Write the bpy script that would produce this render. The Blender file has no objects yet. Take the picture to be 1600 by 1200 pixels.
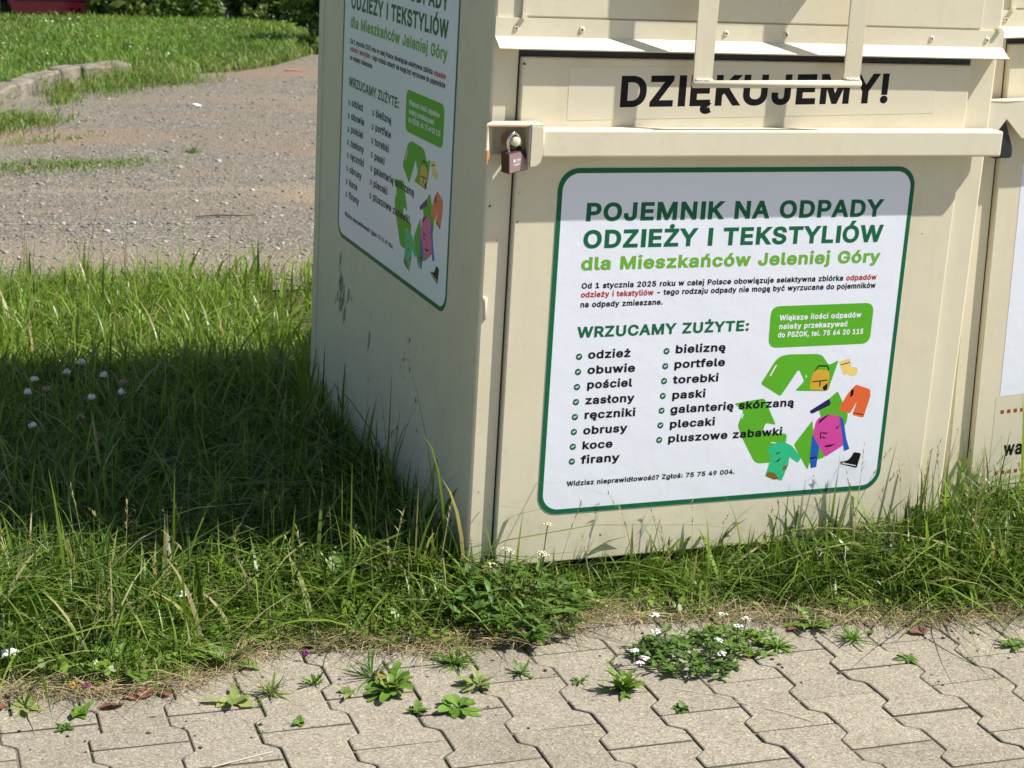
import bpy, bmesh, math, random
import numpy as np
from mathutils import Vector, Matrix
from mathutils.geometry import delaunay_2d_cdt
R = math.radians
SC = bpy.context.scene
COL = SC.collection
random.seed(7)
rng = np.random.default_rng(11)

# ---------------------------------------------------------------- camera, sky, sun, exposure
cd = bpy.data.cameras.new('camera'); cam = bpy.data.objects.new('camera', cd); COL.objects.link(cam)
cd.sensor_width = 36.0; cd.lens = 62.33; cd.clip_start = 0.05; cd.clip_end = 600
right = Vector((.9329, -.3557, .0561)); up = Vector((.04795, .27711, .95964)); back = Vector((-.35693, -.89256, .27557))
cam.matrix_world = Matrix(((right.x, up.x, back.x, -1.221), (right.y, up.y, back.y, -3.255), (right.z, up.z, back.z, 1.406), (0, 0, 0, 1)))
cd.dof.use_dof = True; cd.dof.focus_distance = 3.45; cd.dof.aperture_fstop = 13
SC.camera = cam
SUN = Vector((2.35, -1.0, 3.3)).normalized()          # towards the sun
w = bpy.data.worlds.new('World'); SC.world = w; w.use_nodes = True
nt = w.node_tree; bg = nt.nodes['Background']
sky = nt.nodes.new('ShaderNodeTexSky'); sky.sky_type = 'NISHITA'; sky.sun_disc = False
sky.sun_elevation = math.asin(SUN.z); sky.sun_rotation = math.atan2(SUN.x, SUN.y); sky.air_density = 1.0; sky.dust_density = 1.2
nt.links.new(sky.outputs[0], bg.inputs[0]); bg.inputs[1].default_value = 0.07
sd = bpy.data.lights.new('sun', 'SUN'); sd.energy = 4.9; sd.angle = R(.53); sd.color = (1, .955, .88)
so = bpy.data.objects.new('sun', sd); COL.objects.link(so); so.rotation_euler = (-SUN).to_track_quat('-Z', 'Y').to_euler(); so.location = (6, -4, 12)
SC.view_settings.view_transform = 'Standard'; SC.view_settings.look = 'None'; SC.view_settings.gamma = 1
SC.view_settings.exposure = 0.72

# ---------------------------------------------------------------- helpers
def tag(o, label=None, cat=None, group=None, kind=None):
    if label: o['label'] = label
    if cat: o['category'] = cat
    if group: o['group'] = group
    if kind: o['kind'] = kind
    return o

def link(name, me, parent=None, m=None):
    o = bpy.data.objects.new(name, me); COL.objects.link(o)
    if m: me.materials.append(m)
    if parent: o.parent = parent
    return o

def empty(name, loc=(0, 0, 0)):
    o = bpy.data.objects.new(name, None); COL.objects.link(o); o.location = loc; o.empty_display_size = .1
    return o

def obj(name, bm, m, parent=None, smooth=False):
    bmesh.ops.recalc_face_normals(bm, faces=bm.faces)
    me = bpy.data.meshes.new(name); bm.to_mesh(me); bm.free()
    if smooth:
        me.polygons.foreach_set('use_smooth', [True] * len(me.polygons))
    return link(name, me, parent, m)

def box(bm, x0, x1, y0, y1, z0, z1, bev=0.0, seg=2):
    b = bmesh.new()
    v = [b.verts.new((x, y, z)) for x in (x0, x1) for y in (y0, y1) for z in (z0, z1)]
    for f in ((0, 1, 3, 2), (4, 6, 7, 5), (0, 4, 5, 1), (2, 3, 7, 6), (0, 2, 6, 4), (1, 5, 7, 3)):
        b.faces.new([v[i] for i in f])
    bmesh.ops.recalc_face_normals(b, faces=b.faces)
    if bev:
        bmesh.ops.bevel(b, geom=list(b.edges), offset=bev, segments=seg, affect='EDGES', profile=.5)
    merge(bm, b)

def merge(bm, b):
    me = bpy.data.meshes.new('tmp'); b.to_mesh(me); b.free(); bm.from_mesh(me); bpy.data.meshes.remove(me)

def prism(bm, pts, axis, a, b_, bev=0.0):
    """polygon pts (2d) extruded along axis from a to b_"""
    b = bmesh.new()
    def mk(p, t):
        return (t, p[0], p[1]) if axis == 0 else ((p[0], t, p[1]) if axis == 1 else (p[0], p[1], t))
    A = [b.verts.new(mk(p, a)) for p in pts]; B = [b.verts.new(mk(p, b_)) for p in pts]
    n = len(pts)
    b.faces.new(A); b.faces.new(B[::-1])
    for i in range(n): b.faces.new((A[i], B[i], B[(i + 1) % n], A[(i + 1) % n]))
    bmesh.ops.recalc_face_normals(b, faces=b.faces)
    if bev: bmesh.ops.bevel(b, geom=list(b.edges), offset=bev, segments=2, affect='EDGES', profile=.5)
    merge(bm, b)

def tube(bm, path, r, seg=12, cap=True):
    path = [Vector(p) for p in path]; rings = []
    n0 = None
    for i, p in enumerate(path):
        t = (path[min(i + 1, len(path) - 1)] - path[max(i - 1, 0)]).normalized()
        if n0 is None: n0 = t.orthogonal().normalized()
        n0 = (n0 - t * n0.dot(t)).normalized(); b = t.cross(n0)
        rr = r[i] if isinstance(r, (list, tuple)) else r
        rings.append([bm.verts.new(p + (n0 * math.cos(2 * math.pi * k / seg) + b * math.sin(2 * math.pi * k / seg)) * rr) for k in range(seg)])
    for A, B in zip(rings, rings[1:]):
        for k in range(seg): bm.faces.new((A[k], A[(k + 1) % seg], B[(k + 1) % seg], B[k]))
    if cap: bm.faces.new(rings[0][::-1]); bm.faces.new(rings[-1])

def mesh_np(name, V, F, attrs=None):
    """V (n,3), F (m,4) quads or (m,3) tris"""
    me = bpy.data.meshes.new(name); V = np.asarray(V, np.float32); F = np.asarray(F, np.int32)
    k = F.shape[1]
    me.vertices.add(len(V)); me.vertices.foreach_set('co', V.ravel())
    me.loops.add(F.size); me.loops.foreach_set('vertex_index', F.ravel())
    me.polygons.add(len(F)); me.polygons.foreach_set('loop_start', np.arange(0, F.size, k, dtype=np.int32))
    me.update(calc_edges=True)
    for an, av in (attrs or {}).items():
        a = me.attributes.new(an, 'FLOAT', 'POINT'); a.data.foreach_set('value', np.asarray(av, np.float32))
    return me

def smooth_noise(x, y, s, seed=0):
    r = np.random.default_rng(seed); out = np.zeros_like(x)
    for k in range(5):
        a = r.uniform(0, 2 * np.pi); f = r.uniform(.6, 1.6) / s; p = r.uniform(0, 6.28)
        out += np.sin((x * np.cos(a) + y * np.sin(a)) * f * 6.28 + p)
    return out / 5

# ---------------------------------------------------------------- materials
class NT:
    def __init__(s, name):
        s.m = bpy.data.materials.new(name); s.m.use_nodes = True; s.t = s.m.node_tree
        s.p = s.t.nodes['Principled BSDF']; s.out = s.t.nodes['Material Output']
    def n(s, typ, **kw):
        x = s.t.nodes.new(typ)
        for k, v in kw.items():
            if k.startswith('i_'):
                k = k[2:]; x.inputs[int(k) if k.isdigit() else k].default_value = v
            else: setattr(x, k, v)
        return x
    def l(s, a, b): s.t.links.new(a, b)
    def coord(s): return s.n('ShaderNodeTexCoord').outputs['Object']
    def noise(s, scale, detail=4, rough=.55, vec=None):
        x = s.n('ShaderNodeTexNoise'); x.inputs['Scale'].default_value = scale; x.inputs['Detail'].default_value = detail; x.inputs['Roughness'].default_value = rough
        s.l(vec or s.coord(), x.inputs['Vector']); return x.outputs['Fac']
    def ramp(s, fac, stops):
        r = s.n('ShaderNodeValToRGB'); e = r.color_ramp.elements
        while len(e) < len(stops): e.new(.5)
        for q, (pos, c) in zip(e, stops): q.position = pos; q.color = (*c, 1) if len(c) == 3 else c
        s.l(fac, r.inputs[0]); return r.outputs[0]
    def mix(s, fac, a, b, blend='MIX'):
        x = s.n('ShaderNodeMix', data_type='RGBA', blend_type=blend)
        for sock, v in ((x.inputs[0], fac), (x.inputs[6], a), (x.inputs[7], b)):
            if hasattr(v, 'is_linked'): s.l(v, sock)
            else: sock.default_value = v if isinstance(v, (int, float)) else (*v, 1)
        return x.outputs[2]
    def bump(s, h, strength, dist=.002, prev=None):
        b = s.n('ShaderNodeBump'); b.inputs['Strength'].default_value = strength; b.inputs['Distance'].default_value = dist
        s.l(h, b.inputs['Height'])
        if prev: s.l(prev, b.inputs['Normal'])
        return b.outputs[0]
    def col(s, c):
        if hasattr(c, 'is_linked'): s.l(c, s.p.inputs['Base Color'])
        else: s.p.inputs['Base Color'].default_value = (*c, 1)
    def set(s, **kw):
        for k, v in kw.items(): s.p.inputs[k.replace('_', ' ')].default_value = v

def simple(name, c, rough=.6, metal=0, var=.12, scale=30, bump=0, bscale=200, spec=.5):
    q = NT(name)
    n = q.noise(scale, 4)
    q.col(q.mix(n, tuple(max(0, x * (1 - var)) for x in c), tuple(min(1, x * (1 + var)) for x in c)))
    q.set(Roughness=rough, Metallic=metal); q.p.inputs['Specular IOR Level'].default_value = spec
    if bump: q.l(q.bump(q.noise(bscale, 3), bump), q.p.inputs['Normal'])
    return q.m

def paint_mat(name, c):
    q = NT(name); co = q.coord()
    big = q.noise(1.7, 5, .6, co); fine = q.noise(45, 5, .65, co)
    a = q.mix(q.ramp(big, [(.3, (0, 0, 0)), (.7, (1, 1, 1))]), tuple(x * .93 for x in c), c)
    stain = q.ramp(fine, [(.30, (.80, .76, .68)), (.43, (1, 1, 1))])
    a = q.mix(.3, a, stain, 'MULTIPLY')
    # vertical run marks
    mp = q.n('ShaderNodeMapping'); mp.inputs['Scale'].default_value = (38, 38, 1.3); q.l(co, mp.inputs[0])
    runs = q.ramp(q.noise(1.0, 5, .6, mp.outputs[0]), [(.33, (.87, .85, .80)), (.47, (1, 1, 1))])
    a = q.mix(.16, a, runs, 'MULTIPLY')
    # mud splashed up from the ground, rust freckles, faint dents
    sx_ = q.n('ShaderNodeSeparateXYZ'); q.l(co, sx_.inputs[0])
    mr = q.n('ShaderNodeMapRange'); mr.inputs[1].default_value = .0; mr.inputs[2].default_value = .30; mr.inputs[3].default_value = 1; mr.inputs[4].default_value = 0; q.l(sx_.outputs[2], mr.inputs[0])
    spl = q.n('ShaderNodeMath', operation='MULTIPLY'); q.l(mr.outputs[0], spl.inputs[0]); q.l(q.ramp(q.noise(26, 6, .7, co), [(.48, (0, 0, 0)), (.62, (1, 1, 1))]), spl.inputs[1])
    sc_ = q.n('ShaderNodeMath', operation='MULTIPLY'); q.l(spl.outputs[0], sc_.inputs[0]); sc_.inputs[1].default_value = .2
    a = q.mix(sc_.outputs[0], a, (.30, .26, .17))
    a = q.mix(q.ramp(q.noise(75, 2, .4, co), [(.77, (0, 0, 0)), (.80, (.8, .8, .8))]), a, (.22, .12, .05))
    a = q.mix(.35, a, q.ramp(q.noise(4.2, 6, .7, co), [(.34, (.80, .77, .70)), (.5, (1, 1, 1))]), 'MULTIPLY')
    q.col(a); q.set(Roughness=.42); q.p.inputs['Specular IOR Level'].default_value = .4
    rgh = q.ramp(fine, [(.3, (.6, .6, .6)), (.7, (.38, .38, .38))]); q.l(rgh, q.p.inputs['Roughness'])
    b = q.bump(q.noise(420, 3, .5, co), .12, .001)
    b = q.bump(q.noise(4.0, 3, .5, co), .30, .008, b)
    q.l(b, q.p.inputs['Normal'])
    return q.m

def leaf_mat(name, lo, hi, trans=.3, extra=None, rough=.5):
    q = NT(name)
    at = q.n('ShaderNodeAttribute', attribute_name='tint').outputs['Fac']
    stops = [(0, lo), (.7, hi)]
    if extra: stops += [(.86, hi), (.93, extra), (1, extra)]
    c = q.ramp(at, stops)
    q.col(c); q.set(Roughness=rough); q.p.inputs['Specular IOR Level'].default_value = .35
    tr = q.n('ShaderNodeBsdfTranslucent'); q.l(q.mix(.55, c, (1, 1, .35), 'MULTIPLY'), tr.inputs[0])
    mx = q.n('ShaderNodeMixShader'); mx.inputs[0].default_value = trans
    q.l(q.p.outputs[0], mx.inputs[1]); q.l(tr.outputs[0], mx.inputs[2]); q.l(mx.outputs[0], q.out.inputs[0])
    return q.m

CREAM = (.68, .62, .465)
M = {}
M['paint'] = paint_mat('cream_paint', CREAM)
M['paint_light'] = paint_mat('cream_paint_bar', (.70, .645, .495))
M['rust'] = simple('rusty_paint', (.36, .2, .09), .85, 0, .5, 90, .4, 300)
M['dark'] = simple('dark_steel', (.03, .028, .025), .8)  # even near-black for skids, rivet pins, keyhole and car underbody
M['white_film'] = None
def film(name, c, rough=.3, wrinkle=.24):
    q = NT(name); co = q.coord()
    q.col(q.mix(q.noise(6, 4, .6, co), tuple(x * .95 for x in c), c)); q.set(Roughness=rough); q.p.inputs['Specular IOR Level'].default_value = .5 if max(c) > .6 else .16
    b = q.bump(q.noise(9, 4, .6, co), wrinkle, .006); b = q.bump(q.noise(260, 2, .5, co), .06, .001, b)
    q.l(b, q.p.inputs['Normal']); return q.m
M['white_film'] = film('white_poster_film', (.77, .80, .89), .28)
M['dark_green'] = film('dark_green_print', (.008, .125, .055), .4)
M['light_green'] = film('light_green_print', (.10, .40, .022), .4)
M['lime_text'] = film('lime_green_print', (.15, .40, .04), .4)
M['black_print'] = film('black_print', (.006, .006, .008), .45)
M['red_print'] = film('red_print', (.42, .03, .035), .3)
M['white_print'] = film('white_print', (.8, .82, .86), .3)
M['orange_print'] = film('orange_print', (.75, .12, .025), .3)
M['pink_print'] = film('pink_print', (.62, .05, .33), .3)
M['blue_print'] = film('blue_print', (.02, .10, .45), .3)
M['navy_print'] = film('navy_print', (.02, .015, .1), .3)
M['teal_print'] = film('teal_print', (.03, .48, .22), .3)
M['yellow_print'] = film('yellow_print', (.62, .36, .03), .3)
M['pale_yellow_print'] = film('pale_yellow_print', (.8, .6, .18), .3)
M['brown_print'] = film('brown_print', (.2, .12, .02), .3)
M['sticker_film'] = film('sticker_film', (.645, .59, .455), .25, .1)
M['chrome'] = simple('steel_shackle', (.62, .62, .65), .18, 1, .05)
M['padlock'] = simple('brown_padlock', (.075, .028, .03), .35, .1, .15, 120, .1, 500)
M['brass'] = simple('brass', (.45, .33, .14), .35, .9)
M['rubber'] = simple('rubber_and_gap_shade', (.015, .016, .022), .5, 0, .3, 60)  # also blackens the door gap strip in place of shade
# per character: advance, then each outline as x, y, x, y ... in thousandths of the letter size
# ---------------------------------------------------------------- lettering (outlines of a bold sans alphabet)
GLYPHS = {
 '!': (242, (36, 130, 32, 540, 164, 540, 158, 130), (98, -36, 78, -33, 60, -26, 44, -14, 32, 2, 24, 21, 21, 41, 24, 61, 32, 80, 44, 96, 60, 108, 78, 115, 98, 118, 118, 115, 136, 108, 152, 95, 164, 79, 172, 61, 174, 41, 172, 21, 164, 3, 152, -13, 136, -26, 118, -33)),
 ',': (234, (2, -150, 41, 102, 178, 102, 108, -150)),
 '-': (500, (368, 276, 368, 157, 83, 157, 83, 276)),
 '.': (234, (95, -36, 76, -33, 57, -26, 41, -14, 28, 2, 21, 21, 18, 41, 21, 61, 28, 80, 41, 96, 57, 108, 76, 116, 95, 118, 116, 116, 134, 108, 150, 96, 162, 80, 170, 61, 172, 41, 170, 21, 162, 2, 150, -13, 134, -26, 116, -33)),
 '0': (500, (226, -38, 184, -34, 146, -22, 111, 0, 82, 28, 58, 62, 40, 102, 27, 148, 19, 199, 17, 254, 20, 310, 27, 360, 40, 406, 58, 446, 82, 481, 112, 509, 146, 530, 184, 542, 226, 546, 269, 542, 308, 530, 342, 509, 372, 481, 395, 446, 414, 406, 426, 360, 434, 309, 436, 254, 434, 199, 426, 148, 414, 103, 396, 62, 372, 28, 342, 0, 308, -22, 269, -34), (226, 80, 243, 82, 256, 88, 269, 97, 281, 110, 292, 129, 300, 152, 307, 182, 312, 216, 313, 254, 312, 293, 307, 327, 300, 356, 292, 380, 281, 398, 269, 412, 256, 421, 243, 426, 226, 428, 210, 426, 196, 421, 184, 412, 172, 398, 162, 380, 153, 356, 146, 327, 142, 293, 140, 254, 142, 216, 146, 182, 153, 153, 162, 129, 172, 110, 184, 97, 196, 88, 210, 82)),
 '1': (500, (46, -31, 46, 86, 422, 86, 422, -31), (307, 540, 307, -31, 182, -31, 182, 418, 220, 418, 55, 296, 55, 442, 188, 540)),
 '2': (500, (33, -31, 33, 60, 212, 250, 258, 301, 283, 340, 286, 350, 288, 360, 289, 372, 288, 384, 286, 394, 281, 402, 276, 410, 268, 416, 260, 421, 249, 425, 237, 428, 224, 428, 210, 428, 198, 424, 188, 420, 179, 414, 172, 408, 166, 398, 162, 388, 159, 376, 156, 331, 32, 331, 37, 396, 46, 428, 60, 458, 78, 484, 102, 506, 128, 524, 158, 536, 191, 544, 225, 546, 259, 544, 291, 536, 320, 524, 347, 507, 369, 486, 388, 462, 402, 434, 410, 404, 412, 373, 410, 350, 406, 328, 400, 306, 390, 285, 377, 263, 360, 240, 290, 158, 184, 48, 184, 88, 420, 88, 420, -31)),
 '4': (500, (8, 74, 8, 167, 229, 540, 365, 540, 140, 158, 140, 194, 444, 194, 444, 74), (250, -31, 250, 121, 250, 146, 250, 348, 374, 348, 374, -31)),
 '5': (500, (222, -38, 188, -36, 156, -28, 126, -17, 100, 0, 76, 19, 57, 42, 42, 69, 32, 98, 24, 162, 148, 162, 155, 124, 158, 116, 163, 108, 170, 100, 178, 94, 186, 88, 197, 84, 208, 82, 221, 81, 236, 82, 248, 86, 260, 91, 270, 98, 280, 108, 286, 119, 292, 132, 296, 146, 296, 162, 296, 178, 292, 193, 286, 206, 278, 218, 270, 228, 258, 236, 246, 241, 233, 244, 219, 246, 176, 238, 166, 234, 156, 229, 138, 214, 33, 226, 68, 540, 398, 540, 398, 421, 178, 421, 168, 332, 126, 332, 131, 336, 148, 346, 167, 354, 188, 360, 208, 364, 230, 364, 256, 363, 282, 358, 306, 350, 328, 338, 349, 324, 368, 306, 384, 287, 397, 266, 408, 242, 416, 217, 420, 190, 422, 163, 419, 126, 410, 92, 396, 60, 376, 32, 352, 8, 324, -12, 292, -26, 258, -35)),
 '6': (500, (226, -38, 191, -35, 158, -26, 126, -12, 99, 8, 76, 32, 57, 60, 44, 91, 35, 126, 32, 162, 34, 191, 41, 220, 51, 250, 66, 282, 86, 318, 112, 358, 236, 540, 381, 540, 167, 230, 84, 230, 144, 311, 184, 336, 233, 346, 270, 342, 302, 335, 331, 322, 357, 304, 379, 282, 397, 254, 410, 224, 418, 192, 420, 157, 417, 122, 409, 88, 395, 57, 376, 30, 352, 6, 326, -12, 295, -27, 262, -35), (226, 80, 240, 80, 252, 84, 262, 89, 272, 96, 280, 105, 287, 116, 292, 128, 295, 142, 296, 157, 295, 173, 292, 186, 287, 198, 280, 209, 272, 218, 262, 225, 252, 230, 240, 233, 226, 234, 212, 233, 200, 230, 190, 225, 180, 218, 172, 210, 166, 199, 160, 188, 157, 174, 156, 158, 157, 142, 160, 128, 166, 116, 172, 105, 180, 96, 190, 89, 201, 84, 212, 80)),
 '7': (500, (46, -31, 292, 456, 292, 421, 31, 421, 31, 540, 422, 540, 422, 442, 184, -31)),
 '9': (500, (226, 546, 262, 544, 295, 536, 326, 521, 353, 502, 376, 478, 395, 449, 409, 418, 418, 383, 420, 347, 418, 318, 412, 288, 402, 258, 386, 226, 366, 190, 341, 151, 217, -31, 72, -31, 285, 278, 369, 278, 309, 198, 268, 172, 220, 164, 184, 166, 152, 174, 122, 187, 96, 205, 74, 228, 56, 254, 42, 284, 35, 316, 32, 352, 35, 388, 44, 421, 58, 452, 76, 479, 100, 502, 127, 522, 158, 536, 191, 544), (226, 429, 213, 428, 201, 425, 190, 420, 181, 412, 172, 404, 166, 393, 160, 380, 158, 367, 156, 352, 158, 336, 160, 322, 166, 310, 172, 300, 180, 291, 190, 284, 201, 279, 212, 276, 226, 274, 240, 276, 252, 279, 262, 284, 272, 291, 280, 300, 287, 310, 292, 322, 295, 335, 296, 350, 295, 366, 292, 380, 287, 393, 280, 404, 272, 412, 262, 420, 252, 425, 240, 428)),
 ':': (234, (95, -36, 76, -33, 57, -26, 41, -14, 28, 2, 21, 21, 18, 41, 21, 61, 28, 80, 41, 96, 57, 108, 76, 116, 95, 118, 116, 116, 134, 108, 150, 96, 162, 80, 170, 61, 172, 41, 170, 21, 162, 2, 150, -13, 134, -26, 116, -33), (95, 240, 76, 242, 57, 250, 41, 262, 28, 278, 21, 296, 18, 316, 21, 336, 28, 355, 41, 371, 57, 383, 76, 390, 95, 393, 116, 390, 134, 383, 150, 370, 162, 354, 170, 336, 172, 316, 170, 296, 162, 278, 150, 262, 134, 250, 116, 242)),
 '?': (405, (101, 120, 101, 160, 102, 190, 106, 217, 112, 240, 121, 260, 133, 278, 148, 293, 190, 324, 204, 332, 213, 342, 221, 352, 226, 361, 230, 372, 230, 384, 230, 394, 228, 402, 224, 408, 220, 414, 214, 420, 206, 424, 198, 428, 188, 430, 178, 430, 168, 430, 159, 428, 150, 424, 144, 420, 138, 415, 132, 408, 128, 400, 124, 390, 119, 348, -8, 348, 0, 412, 8, 442, 23, 470, 42, 492, 64, 512, 89, 528, 117, 538, 146, 544, 178, 546, 210, 544, 241, 538, 269, 526, 294, 510, 315, 490, 332, 467, 345, 440, 352, 412, 355, 382, 352, 350, 345, 322, 332, 295, 316, 272, 295, 252, 272, 236, 242, 214, 230, 194, 224, 156, 224, 120), (164, -36, 144, -33, 126, -26, 110, -13, 97, 2, 90, 21, 87, 41, 90, 61, 97, 80, 110, 95, 126, 108, 144, 115, 164, 118, 184, 115, 202, 108, 218, 95, 230, 80, 238, 61, 240, 41, 238, 21, 230, 2, 218, -13, 202, -26, 184, -33)),
 'A': (526, (-28, -31, 180, 540, 298, 540, 508, -31, 373, -31, 258, 292, 234, 363, 190, 510, 287, 510, 242, 362, 220, 292, 107, -31), (79, 111, 79, 230, 401, 230, 401, 111)),
 'C': (556, (267, -38, 220, -34, 175, -22, 134, -2, 98, 26, 66, 60, 42, 102, 24, 148, 13, 198, 9, 254, 13, 310, 24, 360, 42, 407, 66, 448, 98, 482, 134, 510, 175, 530, 220, 542, 267, 546, 296, 545, 324, 541, 350, 534, 376, 524, 399, 511, 422, 496, 442, 478, 459, 457, 474, 434, 487, 409, 497, 382, 512, 317, 385, 317, 374, 355, 370, 367, 364, 376, 338, 403, 306, 419, 266, 424, 243, 422, 220, 416, 200, 406, 182, 392, 166, 374, 153, 350, 143, 323, 136, 291, 134, 254, 136, 217, 143, 185, 153, 158, 166, 135, 182, 117, 200, 102, 221, 92, 243, 86, 266, 84, 306, 90, 338, 106, 363, 132, 388, 192, 512, 192, 497, 127, 488, 100, 475, 75, 460, 52, 442, 32, 422, 14, 400, -2, 376, -15, 350, -25, 324, -32, 296, -36)),
 'D': (548, (220, -31, 65, -31, 65, 88, 214, 88, 250, 90, 278, 97, 302, 108, 322, 122, 338, 140, 350, 162, 360, 188, 366, 220, 368, 256, 366, 290, 360, 321, 351, 348, 338, 370, 322, 387, 304, 402, 281, 412, 254, 418, 220, 420, 62, 420, 62, 540, 226, 540, 278, 536, 325, 524, 368, 506, 406, 478, 436, 445, 462, 405, 479, 360, 490, 310, 492, 256, 489, 200, 479, 150, 461, 105, 436, 64, 404, 30, 366, 4, 322, -16, 272, -28), (156, 540, 156, -31, 29, -31, 29, 540)),
 'E': (465, (29, -31, 29, 540, 404, 540, 404, 420, 156, 420, 156, 317, 386, 317, 386, 198, 156, 198, 156, 88, 406, 88, 406, -31)),
 'G': (567, (268, -38, 220, -34, 174, -22, 133, -2, 96, 26, 66, 61, 41, 102, 24, 148, 12, 199, 9, 254, 12, 310, 24, 360, 41, 407, 66, 448, 96, 482, 132, 510, 173, 530, 218, 542, 264, 546, 294, 545, 323, 540, 350, 533, 376, 522, 400, 510, 422, 494, 443, 475, 460, 454, 476, 432, 488, 408, 498, 382, 514, 318, 388, 318, 361, 376, 337, 402, 306, 418, 264, 424, 242, 422, 220, 416, 200, 406, 182, 392, 166, 374, 153, 350, 143, 324, 136, 291, 134, 254, 136, 217, 143, 186, 153, 158, 166, 136, 182, 117, 201, 103, 222, 92, 244, 86, 269, 84, 292, 86, 312, 90, 330, 98, 345, 109, 358, 122, 369, 138, 377, 157, 382, 178, 386, 239, 440, 230, 252, 168, 252, 286, 509, 286, 509, 199, 506, 155, 496, 114, 478, 75, 454, 42, 426, 14, 392, -8, 354, -25, 312, -34)),
 'I': (222, (36, -31, 171, -31, 171, 540, 36, 540)),
 'J': (443, (185, -38, 136, -33, 92, -17, 54, 10, 24, 48, 8, 94, 2, 144, 2, 204, 128, 204, 128, 147, 131, 123, 136, 107, 144, 96, 154, 88, 168, 83, 185, 81, 202, 83, 215, 88, 226, 96, 233, 107, 238, 123, 241, 147, 241, 540, 368, 540, 368, 144, 362, 94, 345, 48, 316, 10, 278, -17, 234, -33)),
 'K': (513, (79, 82, 74, 226, 115, 280, 151, 324, 189, 365, 350, 540, 512, 536, 244, 244, 240, 244), (29, -31, 29, 540, 156, 540, 156, 334, 155, 225, 156, 194, 156, -31), (356, -31, 149, 260, 230, 360, 509, -31)),
 'L': (440, (29, -31, 29, 540, 156, 540, 156, 88, 392, 88, 392, -31)),
 'M': (674, (29, -31, 29, 540, 173, 540, 306, 198, 316, 169, 329, 132, 341, 93, 363, 18, 265, 18, 288, 92, 300, 130, 313, 168, 324, 198, 455, 540, 599, 540, 599, -31, 474, -31, 474, 291, 474, 327, 474, 370, 475, 414, 476, 488, 555, 488, 527, 400, 511, 352, 496, 311, 484, 280, 363, -31, 265, -31, 142, 280, 130, 310, 116, 351, 100, 398, 68, 488, 149, 488, 151, 417, 152, 372, 152, 329, 153, 291, 153, -31)),
 'N': (570, (29, -31, 29, 540, 154, 540, 370, 199, 390, 166, 415, 122, 461, 31, 376, 18, 370, 106, 368, 156, 368, 195, 368, 540, 494, 540, 494, -31, 370, -31, 176, 274, 150, 315, 121, 366, 58, 476, 148, 490, 153, 385, 156, 329, 156, 291, 156, -31)),
 'O': (580, (267, -38, 220, -34, 175, -22, 134, -2, 98, 26, 67, 60, 42, 102, 24, 148, 13, 198, 9, 254, 13, 310, 24, 360, 42, 407, 67, 448, 98, 482, 134, 510, 175, 530, 220, 542, 267, 546, 314, 542, 359, 530, 400, 510, 436, 482, 467, 448, 492, 407, 510, 360, 520, 310, 524, 254, 520, 198, 510, 148, 492, 102, 467, 60, 436, 26, 400, -2, 359, -22, 314, -34), (267, 84, 291, 86, 312, 92, 333, 102, 351, 116, 367, 134, 380, 158, 390, 185, 397, 217, 399, 254, 397, 292, 390, 324, 380, 351, 367, 374, 351, 392, 333, 406, 312, 416, 291, 422, 267, 424, 243, 422, 221, 416, 201, 406, 182, 392, 167, 374, 154, 351, 143, 324, 136, 292, 134, 254, 136, 217, 143, 185, 154, 158, 167, 135, 182, 116, 201, 102, 221, 92, 243, 86)),
 'P': (491, (29, -31, 29, 540, 236, 540, 276, 537, 314, 529, 348, 514, 376, 496, 399, 472, 417, 444, 430, 414, 438, 382, 440, 348, 438, 314, 430, 282, 418, 251, 399, 223, 376, 200, 348, 180, 314, 166, 276, 158, 236, 154, 78, 154, 78, 274, 232, 274, 254, 274, 270, 278, 282, 284, 292, 290, 300, 298, 305, 308, 310, 319, 312, 332, 314, 348, 312, 363, 310, 376, 305, 388, 300, 397, 292, 404, 282, 411, 270, 416, 253, 420, 231, 421, 156, 421, 156, -31)),
 'R': (496, (29, -31, 29, 540, 237, 540, 277, 538, 314, 530, 348, 516, 376, 498, 400, 475, 418, 448, 430, 418, 438, 386, 440, 352, 438, 318, 430, 286, 418, 256, 400, 230, 376, 207, 347, 190, 314, 176, 276, 169, 237, 166, 66, 166, 66, 286, 232, 286, 254, 287, 272, 290, 284, 295, 294, 300, 301, 308, 306, 315, 310, 325, 313, 338, 314, 352, 313, 367, 310, 380, 306, 390, 300, 398, 294, 406, 284, 412, 271, 416, 254, 420, 232, 421, 156, 421, 156, -31), (334, -31, 178, 260, 321, 260, 480, -31)),
 'S': (493, (224, -40, 184, -38, 148, -31, 115, -19, 85, -3, 60, 18, 38, 42, 22, 70, 12, 102, 2, 168, 130, 168, 138, 126, 142, 116, 148, 108, 155, 100, 165, 94, 177, 88, 192, 84, 207, 81, 224, 80, 242, 81, 260, 84, 274, 89, 287, 96, 297, 102, 305, 111, 310, 120, 313, 128, 314, 140, 314, 148, 312, 154, 308, 159, 302, 164, 294, 170, 284, 176, 236, 192, 174, 210, 132, 224, 96, 243, 64, 267, 40, 297, 26, 332, 20, 372, 24, 406, 34, 438, 50, 466, 70, 490, 96, 510, 125, 526, 157, 538, 191, 544, 227, 546, 264, 544, 298, 538, 329, 526, 358, 510, 382, 490, 402, 466, 418, 440, 428, 410, 436, 347, 313, 347, 302, 390, 296, 402, 284, 412, 268, 420, 248, 426, 224, 428, 208, 426, 192, 424, 180, 419, 168, 414, 160, 407, 154, 400, 150, 392, 147, 384, 146, 376, 147, 366, 150, 360, 154, 354, 161, 348, 170, 342, 182, 337, 222, 323, 273, 309, 324, 292, 376, 264, 394, 248, 409, 232, 422, 212, 432, 190, 438, 166, 440, 138, 436, 106, 428, 75, 412, 46, 392, 21, 366, 0, 336, -18, 302, -30, 264, -38)),
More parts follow.
